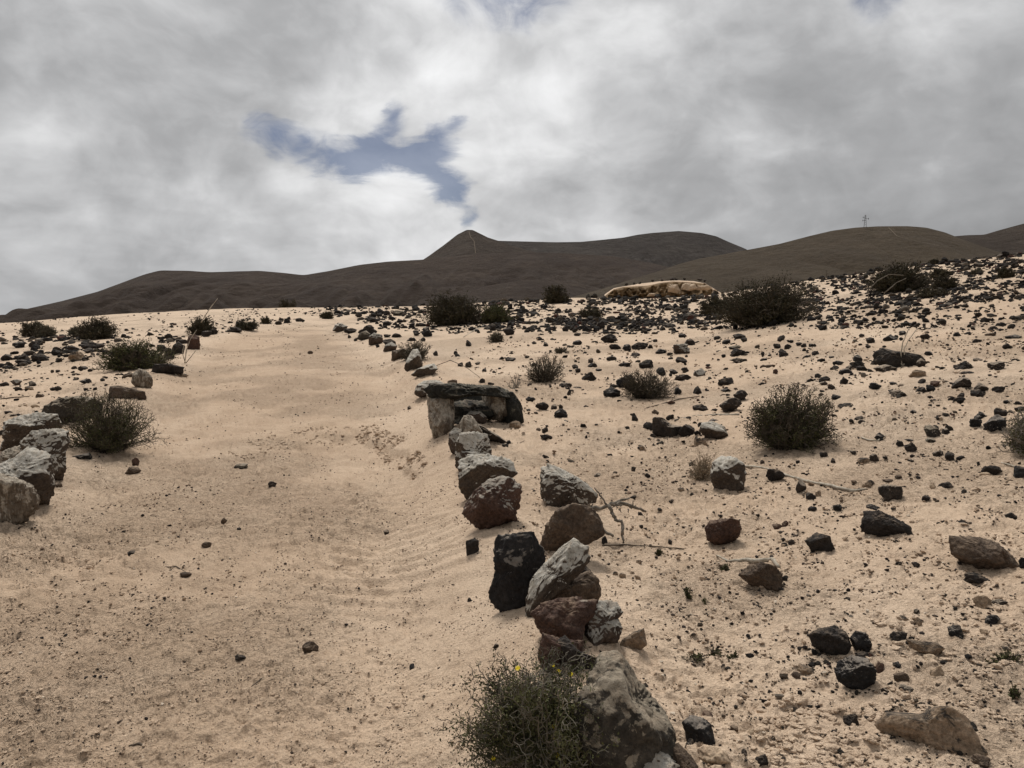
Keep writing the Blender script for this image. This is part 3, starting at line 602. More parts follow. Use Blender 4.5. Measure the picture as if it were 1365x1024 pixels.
place_rock('shade_block', 0, 0, 0, 0, 't', 86, poly=[(600, 536), (620, 532), (645, 534), (666, 540), (666, 554), (645, 560), (625, 570), (606, 579), (600, 560)], deep=.8, Y=YB + .25, parent=e, ground=True, rough=1.2, level=5)  # added black lump filling the mouth, stands in for the cavity's shade
place_rock('back_wall', 0, 0, 0, 0, 't', 84, poly=[(586, 520), (662, 518), (664, 552), (640, 562), (600, 574), (586, 560)], deep=.25, Y=YB + .75, parent=e, ground=True, rough=.5, level=5)  # near-black colour paints the shade at the back of the hollow
PLACED = PLACED[:-6]
print('big rocks', len(PLACED))
ORD = ['', 'second', 'third', 'fourth', 'fifth', 'sixth', 'seventh', 'eighth', 'ninth', 'tenth', 'eleventh', 'twelfth', 'thirteenth', 'fourteenth']
# ------------------------------------------------------------------ loose stones, one object each
L = """1159,458,14,9 1186,455,20,9 1203,447,9,6 1233,453,13,8 1276,449,10,6 1290,447,9,6 1320,449,13,6,b 1302,457,12,5 1351,452,20,6 1342,466,14,8 1353,482,13,5 1125,455,9,4 1148,450,8,6 1157,465,7,6
1065,461,9,6 1072,463,9,6 1081,463,9,6 1088,475,12,7 1076,478,7,5 1109,477,9,3 1144,484,13,11 1141,491,22,11 1116,488,17,7 1112,494,12,7 1128,499,19,9 1132,494,9,8 1165,488,10,7 1148,495,16,7 1180,496,30,11,m
1223,503,22,12,q 1226,490,14,12,m 1238,474,12,7 1285,493,26,12 1304,482,13,5 1328,493,22,12,m 1289,499,17,4 1091,504,10,6 1100,508,17,7 1126,512,12,9 1098,514,11,7,m 1108,519,10,7 1167,519,17,9 1191,513,11,4
1201,516,9,4,b 1230,512,12,7 1246,516,14,9,r 1229,524,16,9 1240,522,13,9 1280,519,27,16,m 1307,523,19,15 1303,530,18,11 1330,525,17,10 1282,532,11,9 1280,538,18,9 1197,530,25,12,m 1114,533,13,8 1129,545,26,9 1217,552,9,6
1145,561,12,7 1150,567,13,8 1124,562,9,4 1253,563,11,7,p 1298,571,20,14 1324,577,32,24 1307,560,16,11 1333,558,16,14 1346,556,14,10,m 1360,552,14,10 1342,538,18,6 1357,541,14,6 1242,583,22,16,n 1240,590,14,6,n 1261,580,12,9,m
1264,575,12,8 1172,588,13,11 1212,588,12,3 1200,595,11,7 1215,603,18,13 1251,609,15,10 1267,614,14,12 1280,613,12,6 1138,606,10,7 1214,616,8,4 1260,620,7,3 1242,614,7,3 1150,618,20,8,q 1166,616,14,11,m
1111,618,7,7 1099,610,13,9 1319,633,27,13 1313,635,14,7,p 1360,637,18,18 1186,667,32,22,m 1158,651,17,11,q 1066,658,17,19,m 1079,668,17,12 1091,665,9,11,q 1197,638,10,5,b 1184,642,16,4,b 1262,652,22,9 1244,652,10,7,p
1285,659,10,7 1299,662,12,7,p 1234,668,12,8 1033,641,26,19 929,669,8,6 1084,682,14,7 1118,681,16,11 1165,680,20,8 909,655,12,5,q 1345,693,19,10 1284,704,16,12 1046,703,10,9,r 1036,706,17,8,r 1055,726,9,7
1046,774,9,8 1303,777,34,13 1363,757,10,14 1222,818,8,8 1321,829,20,10 1310,811,26,18,q 1332,809,22,12,m 1220,755,12,6 1259,783,9,6 988,535,21,18 973,550,31,20,m 933,548,22,9 951,564,15,6 916,583,22,17 934,596,22,12,q
929,525,11,10 967,515,22,13 931,503,19,13,g 968,523,15,6 910,508,24,9 770,448,10,5 771,460,16,7 814,457,27,12 820,466,16,9 853,466,23,12 836,468,13,9 867,465,8,6 846,475,16,5 881,472,16,7 908,472,24,17,g
921,461,17,11 911,450,13,5 893,474,8,4 874,456,8,4 968,459,11,8 957,457,8,4 985,452,18,7 992,456,9,6 1041,455,11,8 984,475,22,12 980,466,18,6,n 1017,475,6,6 1035,465,11,8 1043,476,15,11 1050,466,11,7 1018,481,10,4
984,484,24,8,m 1024,491,22,5,b 1033,500,8,8,r 815,481,14,7 908,484,16,8 788,485,8,8 789,490,14,6 767,492,10,6 770,497,9,6 798,495,9,4 834,489,20,7 862,491,21,12 785,508,21,12 897,499,14,7 914,496,12,7
882,501,15,11 834,517,26,17,k 818,530,28,15,k 904,526,12,10 930,526,11,10 874,554,11,8,b 894,539,12,6,r 846,562,10,11 893,561,11,9 908,561,7,5 918,559,8,4 863,576,14,13 870,585,9,9 933,570,11,7
856,602,10,8,q 786,609,13,4 845,629,7,7 796,636,10,5 863,638,8,7 922,623,8,8 782,544,9,4 679,447,19,10 658,441,11,8 754,442,10,8 781,442,10,9 802,438,13,10 811,441,7,6 712,459,7,4 727,462,8,6 719,454,9,6
679,482,18,7 702,478,8,4 646,496,7,5 659,498,6,4 643,512,9,9 754,518,18,8 770,518,12,3 706,516,6,6 714,521,5,5 759,528,7,9 709,536,17,8 722,548,20,12 691,548,14,12 705,548,7,4 738,546,9,7 748,545,7,6
747,558,20,14,k 754,564,9,4 688,572,19,11,q 718,575,8,5,b 727,577,9,8 729,588,19,10 678,594,7,7 672,597,12,6 654,515,10,6 101,481,21,12,q 114,481,10,6 31,487,23,9 31,480,16,9 9,481,16,9 39,474,14,8 55,482,25,10
76,474,14,8 118,471,15,7 122,465,32,11 95,468,12,7 46,464,14,9 25,464,16,9 99,493,8,5 112,494,15,6 121,496,8,5 70,497,5,4 77,497,7,4 101,501,10,4 101,508,8,5 114,512,15,8 136,509,7,5 43,515,11,7 7,515,14,7
22,514,15,8,g 24,521,10,5 38,521,12,7,q 71,521,9,5 79,522,11,8 52,531,13,8,b 11,552,10,5 18,555,10,3 5,580,14,9 31,543,12,5,p 47,544,12,5,p 171,505,17,9,b 243,502,17,5,q 224,480,16,16 111,613,27,10 181,621,10,11,r
178,632,22,10,b 78,650,9,6,b 518,461,20,9 468,444,21,8 490,447,26,14 569,449,15,13 564,455,7,6 549,455,13,6 555,448,11,6 529,450,15,6 516,450,11,5 624,462,9,9 581,475,8,8 608,473,7,5 614,489,8,6 625,491,10,9
637,487,8,5 466,451,5,5 474,455,5,5 503,464,6,5 530,421,14,8,n 479,423,11,6 496,430,11,9 515,434,13,6 546,546,6,5 604,513,16,7,b 277,449,16,9 286,446,11,7 226,453,13,9 242,459,17,8 313,443,25,7 372,433,11,6 382,431,10,7
400,429,13,5 413,472,9,5,b 322,625,20,7,n 363,650,12,9 275,731,14,9,b 177,741,14,7 248,769,16,6,b 413,871,24,15,b 320,880,16,8 163,968,18,11,b 550,891,9,6 515,711,8,5 298,697,9,7,b 318,707,7,5 661,863,8,6 626,803,8,6
1152,878,20,9 1135,969,22,17 1196,857,26,17 1272,853,24,22,k 1322,831,20,12,k 1196,890,12,7 1174,895,12,13,r 1203,909,24,13,b 1210,923,22,11,m 1179,924,12,9 1187,916,10,8 1251,906,22,20,p 1241,883,20,10,p 1075,901,24,14,q
1061,906,16,11,b 943,961,16,13,r 920,1001,16,16 1014,1022,21,17 991,1010,10,11 979,974,13,6,b 1002,986,14,16,p 1282,919,17,8,b 907,818,7,7 1003,862,17,7 979,856,7,6 1309,1022,27,14,b 860,920,9,9 869,928,8,9
844,668,10,9 829,664,6,4 853,691,9,9 727,613,10,7 755,520,5,3 820,632,7,4 895,671,7,6 928,630,5,4 806,726,9,13 1063,618,6,5 963,1001,5,4 1340,868,14,8,q 1312,847,12,8,q 1223,833,12,9,q 1205,829,14,8,q
855,704,7,5 866,694,5,4 893,725,6,6 820,768,8,6,q 830,770,10,7,q 842,768,9,6,q 850,772,9,5,q 810,772,7,5,q 852,752,9,6,q 1152,822,6,5 1130,800,7,5 1090,790,6,4"""
rnd = random.Random(5)
LOOSE = []
for i, tok in enumerate(L.split()):
    q = tok.split(','); cx, by, w_, h_ = map(float, q[:4]); typ = q[4] if len(q) > 4 else rnd.choice('dddddkkm' if by > 470 else 'dddddk')
    o = place_rock('stone', cx, by, w_, h_ * 1.05, typ, 1000 + i, deep=rnd.uniform(.6, .95), rough=rnd.uniform(.9, 1.7), nf=rnd.randint(7, 12), sharp=rnd.choice([20, 35, 60]), flat=(w_ < 12))
    LOOSE.append((o, cx, by, w_, h_, typ))
print('loose', len(LOOSE))

# ------------------------------------------------------------------ the uncountable rest: stones and gravel as two masses
rr = np.random.RandomState(11)
def rock_lib(level, k, seed0):
    n, Fc = ico(level); out = []
    for i in range(k):
        p = rock_shape(n, seed0 + i, 1.3, 8, 40); p /= np.abs(p).max(0)[None]; out.append(p)
    return out, Fc
def scatter(name, pts, sizes, level, mat, aspect=(.45, .9), sink=.35, K=20, seed=300):
    lib, Fc = rock_lib(level, K, seed); X, Y = pts; Z = gz(X, Y, True); n = len(X); nv = len(lib[0]); A = np.stack(lib)[rr.randint(0, K, n)]
    sx = sizes / 2; sy = sx * rr.uniform(.6, 1., n); sz = sx * rr.uniform(aspect[0], aspect[1], n); th = rr.uniform(0, 6.283, n)
    tl = rr.normal(0, .25, n)
    x = A[:, :, 0] * sx[:, None]; y = A[:, :, 1] * sy[:, None]; z = A[:, :, 2] * sz[:, None]
    z2 = z * np.cos(tl)[:, None] + x * np.sin(tl)[:, None]; x = x * np.cos(tl)[:, None] - z * np.sin(tl)[:, None]; z = z2
    Xv = x * np.cos(th)[:, None] - y * np.sin(th)[:, None] + X[:, None]; Yv = x * np.sin(th)[:, None] + y * np.cos(th)[:, None] + Y[:, None]
    Zv = z + (Z + sz * (1 - sink * 2 * rr.uniform(.4, 1.3, n)))[:, None]
    V = np.stack([Xv.ravel(), Yv.ravel(), Zv.ravel()], 1); FF = (Fc[None] + (np.arange(n) * nv)[:, None, None]).reshape(-1, 3)
    me = mesh_from(name, V, FF, mat, smooth=False)
    at = me.attributes.new('tint', 'FLOAT', 'POINT'); at.data.foreach_set('value', np.repeat(rr.rand(n), nv).astype(np.float32))
    return tag(obj(name, me), kind='stuff')
def stone_stuff_mat(name, stops, dust=.3):
    m, t, b = newmat(name); at = nd(t, 'ShaderNodeAttribute', attribute_name='tint'); g = nd(t, 'ShaderNodeNewGeometry').outputs['Position']
    a = ramp(t, at.outputs['Fac'], stops, 'CONSTANT')
    a = mixc(t, .6, a, ramp(t, noise(t, g, 40, 4, .7), [(.3, .5), (.7, 1.5)]), 'MULTIPLY')
    t.links.new(a, b.inputs['Base Color']); bump(t, b, noise(t, g, 60, 4, .7), .6, .01); return m
M_ST = stone_stuff_mat("scattered_basalt", [(0, (.012, .010, .009)), (.35, (.02, .017, .014)), (.6, (.03, .025, .02)), (.8, (.055, .042, .03)), (.9, (.12, .10, .08)), (.96, (.06, .028, .02))])
M_GR = stone_stuff_mat("gravel_mix", [(0, (.025, .02, .018)), (.25, (.06, .045, .035)), (.42, (.14, .10, .07)), (.55, (.24, .17, .115)), (.75, (.33, .24, .165)), (.95, (.5, .42, .33))])
def in_path(X, Y):
    xr = np.interp(Y, RBw[:, 1], RBw[:, 0]); xl = np.interp(Y, LBw[:, 1], LBw[:, 0]); return (X > xl + .1) & (X < xr - .05) & (Y < 44)
def zone(n, poly, thr=.03):
    P_ = np.array(poly, float); out = []
    while sum(len(o) for o in out) < n:
        q = np.stack([rr.uniform(P_[:, 0].min(), P_[:, 0].max(), n), rr.uniform(P_[:, 1].min(), P_[:, 1].max(), n)], 1)
        ins = np.zeros(n, bool); j = len(P_) - 1
        for i in range(len(P_)):
            a, b = P_[i], P_[j]; c = ((a[1] > q[:, 1]) != (b[1] > q[:, 1])) & (q[:, 0] < (b[0] - a[0]) * (q[:, 1] - a[1]) / (b[1] - a[1] + 1e-9) + a[0]); ins ^= c; j = i
        q = q[ins]
        if len(q) == 0: break
        cl = vn(q[:, 0] / 22., q[:, 1] / 9., 5) + .6 * vn(q[:, 0] / 7., q[:, 1] / 3.5, 6)
        q = q[cl + rr.uniform(-.28, .28, len(q)) > thr]; out.append(q)
    return np.vstack(out)[:n]
def gen(zs):
    XX, YY, SS = [], [], []
    for n, poly, mu, sg, mx in zs:
        q = zone(n, poly, -.16 if 4.3 < mu < 7 and n > 500 else .03); X, Y = inv(q[:, 0], q[:, 1]); s = np.minimum(mu * np.exp(rr.normal(0, sg, len(X))), mx) * Y / F
        Zg = gz(X, Y); ok = ~in_path(X, Y) | (mu < 4); XX.append(X[ok]); YY.append(Y[ok]); SS.append(s[ok])
    return (np.concatenate(XX), np.concatenate(YY)), np.concatenate(SS)
EDG = [(640, 402), (700, 398), (760, 392), (820, 392), (950, 390), (1000, 381), (1100, 368), (1200, 354), (1300, 342), (1400, 330)]
pts, sz_ = gen([
    (5800, EDG + [(1400, 400), (1100, 415), (900, 435), (640, 432)], 4.5, .5, 12),
    (1500, [(900, 400), (1400, 395), (1400, 445), (1180, 438), (1060, 440), (900, 440)], 5.1, .55, 14),
    (650, [(430, 409), (640, 404), (640, 445), (560, 446), (500, 440), (450, 426)], 5.5, .4, 10),
    (650, [(640, 425), (900, 425), (900, 445), (640, 445)], 6.5, .4, 11),
    (420, [(0, 450), (60, 448), (120, 452), (240, 446), (250, 452), (225, 468), (130, 478), (0, 492)], 6.5, .45, 13),
    (160, [(0, 440), (200, 436), (300, 428), (420, 422), (420, 430), (300, 446), (130, 452), (0, 456)], 4.2, .4, 8),
    (520, [(0, 430), (200, 416), (400, 410), (640, 408), (640, 412), (430, 424), (200, 436), (0, 448)], 2.4, .35, 5),
    (700, [(640, 445), (1365, 440), (1400, 560), (1100, 560), (900, 540), (700, 520), (600, 470)], 3.6, .55, 10),
    (330, [(700, 530), (1365, 560), (1400, 700), (900, 700), (700, 600)], 3.8, .55, 10),
    (420, [(850, 690), (1400, 690), (1400, 1060), (950, 1060)], 4.6, .4, 9),
    (260, [(1000, 860), (1320, 870), (1320, 1040), (1000, 1040)], 6.0, .45, 14),
    (1500, [(1400, 330), (1900, 280), (2200, 300), (2200, 420), (1400, 440)], 5.8, .55, 15), (900, [(1400, 440), (2200, 420), (2400, 1060), (1400, 1060)], 4.5, .5, 14),
    (500, [(-600, 470), (0, 450), (0, 500), (-600, 540)], 6.5, .45, 13), (400, [(-900, 540), (0, 500), (-40, 600), (-700, 1000)], 5, .5, 14),
    (110, [(0, 490), (170, 500), (60, 560), (0, 580)], 4.2, .4, 8),
])
scatter('loose_stones', pts, sz_, 2, M_ST, (.4, .85), .5)
pts, sz_ = gen([
    (7000, [(-60, 440), (460, 425), (640, 520), (800, 1080), (-60, 1080)], 1.7, .38, 2.99),
    (7000, [(-60, 440), (430, 430), (640, 560), (800, 1080), (-60, 1080)], 1.35, .3, 2.5),
    (3200, [(-60, 600), (640, 640), (820, 1080), (-60, 1080)], 2.2, .42, 2.99),
    (9500, [(600, 470), (1400, 440), (1400, 1080), (760, 1080)], 2.3, .45, 6),
    (1800, [(850, 620), (1400, 600), (1400, 1080), (900, 1080)], 3.6, .4, 8),
    (4000, [(1400, 440), (2200, 420), (2400, 1080), (1400, 1080)], 2.6, .45, 6), (2500, [(-900, 480), (-60, 470), (-60, 1080), (-900, 1080)], 2.4, .4, 6),
    (2500, [(640, 402), (1400, 340), (1400, 470), (640, 470)], 2.0, .4, 4),
    (420, [(0, 690), (260, 620), (330, 760), (100, 900), (0, 1000)], 3.7, .3, 7), (260, [(0, 850), (420, 700), (640, 900), (600, 1040), (0, 1060)], 3.6, .35, 7),
])
scatter('gravel', pts, sz_ , 1, M_GR, (.4, .8), .3)
pts, sz_ = gen([(420, [(455, 552), (500, 553), (540, 572), (568, 606), (560, 622), (530, 596), (490, 570), (455, 566)], 3.9, .45, 9), (200, [(300, 580), (360, 562), (420, 552), (455, 554), (455, 566), (400, 570), (320, 594)], 3.6, .4, 8), (900, [(1020, 930), (1180, 940), (1190, 1040), (1000, 1040)], 9, .4, 20), (700, [(0, 720), (180, 680), (300, 900), (0, 1040)], 3.95, .45, 10), (400, [(300, 860), (620, 820), (640, 1030), (300, 1030)], 3.9, .45, 9), (900, [(860, 700), (1365, 640), (1365, 1030), (950, 1030)], 5, .45, 11), (250, [(1150, 800), (1365, 780), (1365, 960), (1150, 960)], 8, .4, 16)])
scatter('sand_clods', pts, sz_, 3, M_SAND, (.35, .6), .45)

# ------------------------------------------------------------------ bushes
def tubes(segs, sides=3):
    """segs: (n, 8) start xyz, end xyz, r0, r1"""
    s = np.asarray(segs, float); a = s[:, :3]; b = s[:, 3:6]; d = b - a; d /= np.linalg.norm(d, axis=1)[:, None] + 1e-12
    h = np.where(np.abs(d[:, 2:3]) > .9, np.array([[1., 0, 0]]), np.array([[0, 0, 1.]])); u = np.cross(d, h); u /= np.linalg.norm(u, axis=1)[:, None]; v = np.cross(d, u)
    V = []; n = len(s)
    for e, r in ((a, s[:, 6]), (b, s[:, 7])):
        for k in range(sides):
            t = 2 * math.pi * k / sides; V.append(e + (u * math.cos(t) + v * math.sin(t)) * r[:, None])
    V = np.stack(V, 1).reshape(-1, 3); o = (np.arange(n) * 2 * sides)[:, None]
    F_ = np.concatenate([o + np.array([[k, (k + 1) % sides, sides + (k + 1) % sides, sides + k]]) for k in range(sides)], 0)
    return V, F_
def unit(v): return v / (np.linalg.norm(v, axis=-1, keepdims=True) + 1e-12)
def bush(cx, by, w_, h_, label, seed, K=260, leaf=M_LEAF, twig=M_TWIG, leaves=2500, forks=4, tw=.0022, name='bush', lump=.25, leafsz=1., ctrl=(.5, 1.), flowers=0, spiky=1., group=None, up=.35, depthf=.9, cat='bush', jit=.45):
    leaves = int(leaves * 1.7); lump *= 1.35 if by > 460 else .9; leafsz *= 1.45 if by < 460 else 1.15; r = np.random.RandomState(seed); X0, Y0, Z0 = [float(v) for v in hit(cx, by)]
    w_ *= 1.16 if by < 460 else 1.08; h_ *= 1.05; mw = w_ / 2 * Y0 / F; Yc = Y0 + mw * depthf * .55; X0 = float(ray(cx, by)[0]) * Yc; zt = float(at_depth(cx, by - h_, Yc).z); Z0 = float(gz(np.array(X0), np.array(Yc))); H = max(zt - Z0, .3 * mw)
    px_m = Y0 / F * 1.333
    loc = (X0, Yc, Z0); o = empty(name, loc); tag(o, label, cat, group)
    th = r.uniform(0, 2 * math.pi, K); cz = r.uniform(-.4, 1, K); rad = r.uniform(ctrl[0] * (.7 if by < 460 else 1), ctrl[1], K)
    sxy = np.where(cz < .15, r.uniform(.85, 1.05, K), np.sqrt(np.maximum(1 - cz ** 2, .02))); dirs = np.stack([np.cos(th) * sxy, np.sin(th) * sxy, cz], 1)
    lf = 1 + lump * 2 * fbm3(dirs * 1.7 + seed, 2)
    end = dirs * rad[:, None] * lf[:, None] * np.array([[mw, mw * depthf, H * .74]]) * .9 + np.array([[0, 0, H * .26]]); end[:, 2] = np.maximum(end[:, 2], .02 * H + .004)
    bp = np.stack([r.normal(0, .14 * mw, K), r.normal(0, .14 * mw, K), np.full(K, -.01)], 1)
    mid = bp * .5 + end * .5 + r.normal(0, .08, (K, 3)) * mw; mid[:, 2] = np.abs(mid[:, 2]) * .8
    r1 = max(tw * 1.6, px_m * .28); r0 = max(tw, px_m * .16)
    segs = [np.hstack([bp, mid, np.full((K, 1), r1 * 1.5), np.full((K, 1), r1)]), np.hstack([mid, end, np.full((K, 1), r1), np.full((K, 1), r0 * 1.2)])]
    tips = end; d = unit(end - mid); ln = (.085 if by < 560 else .12) * mw * spiky; allp = [mid * .4 + end * .6, end]
    for f in range(forks):
        nt_ = []; nd_ = []
        for sgn in (1, -1):
            side = unit(np.cross(d, r.normal(size=d.shape))); nd2 = unit(d + side * (jit + .5 * r.rand(len(d), 1)) + np.array([[0, 0, up * .25]]) + r.normal(0, .18, d.shape))
            L2 = ln * r.uniform(.5, 1.2, (len(d), 1)); e2 = tips + nd2 * L2
            keep = (r.rand(len(d)) < (.93 if f < 2 else .7)) & (e2[:, 2] > .0)
            segs.append(np.hstack([tips, e2, np.full((len(d), 1), r0 * (1.15 - .12 * f)), np.full((len(d), 1), r0 * (1 - .15 * f))])[keep]); nt_.append(e2[keep]); nd_.append(nd2[keep])
        tips = np.concatenate(nt_); d = np.concatenate(nd_); ln *= .78; allp.append(tips)
        if len(tips) > 2600: i = r.choice(len(tips), 2600, False); tips = tips[i]; d = d[i]
    V, Fq = tubes(np.vstack(segs)); obj('branches', mesh_from('branches', V, Fq, twig, False), (0, 0, 0), o)
    if leaves:
        pts_ = np.concatenate(allp); i = r.randint(0, len(pts_), leaves); c = pts_[i] * r.uniform(.55, 1.02, (leaves, 1)) + r.normal(0, .045 * mw, (leaves, 3)); c[:, 2] = np.maximum(c[:, 2], .005); gp = fbm3(c / mw * 3.2 + seed, 2) > -.17; c = c[gp]; leaves = len(c)
        ll = max(.012, px_m * 1.1) * leafsz * r.uniform(.6, 1.3, (leaves, 1)); d = unit(r.normal(size=(leaves, 3)) + np.array([[0, 0, .5]])); s_ = unit(np.cross(d, r.normal(size=(leaves, 3)))) * ll * .26
        V = np.stack([c, c + d * ll * .5 + s_, c + d * ll, c + d * ll * .5 - s_], 1).reshape(-1, 3); Fq = np.arange(leaves * 4).reshape(-1, 4)
        obj('foliage', mesh_from('foliage', V, Fq, leaf, False), (0, 0, 0), o)
    for k in range(flowers):
        pts_ = allp[-1]; ok = pts_[(pts_[:, 1] < .25 * mw) & (pts_[:, 2] > .2 * H)]; c = ok[r.randint(len(ok))]; nrm = unit(np.array([r.normal() * .3, -.7, .8])); u = unit(np.cross(nrm, [1, .1, 0])); v = np.cross(nrm, u)
        V = []; Fl = []
        for j in range(9):
            a_ = j * 2 * math.pi / 9; p0 = c + nrm * .002; q1 = p0 + (u * math.cos(a_) + v * math.sin(a_)) * .0095; q2 = p0 + (u * math.cos(a_ + .3) + v * math.sin(a_ + .3)) * .006 + nrm * .001; q3 = p0 + (u * math.cos(a_ - .3) + v * math.sin(a_ - .3)) * .006 + nrm * .001
            V += [p0, q2, q1, q3]; Fl.append((4 * j, 4 * j + 1, 4 * j + 2, 4 * j + 3))
        obj('flower', mesh_from('flower', V, Fl, M_FLOWER, False), (0, 0, 0), o)
    return o
BG = "dry bushes on the stony slope"
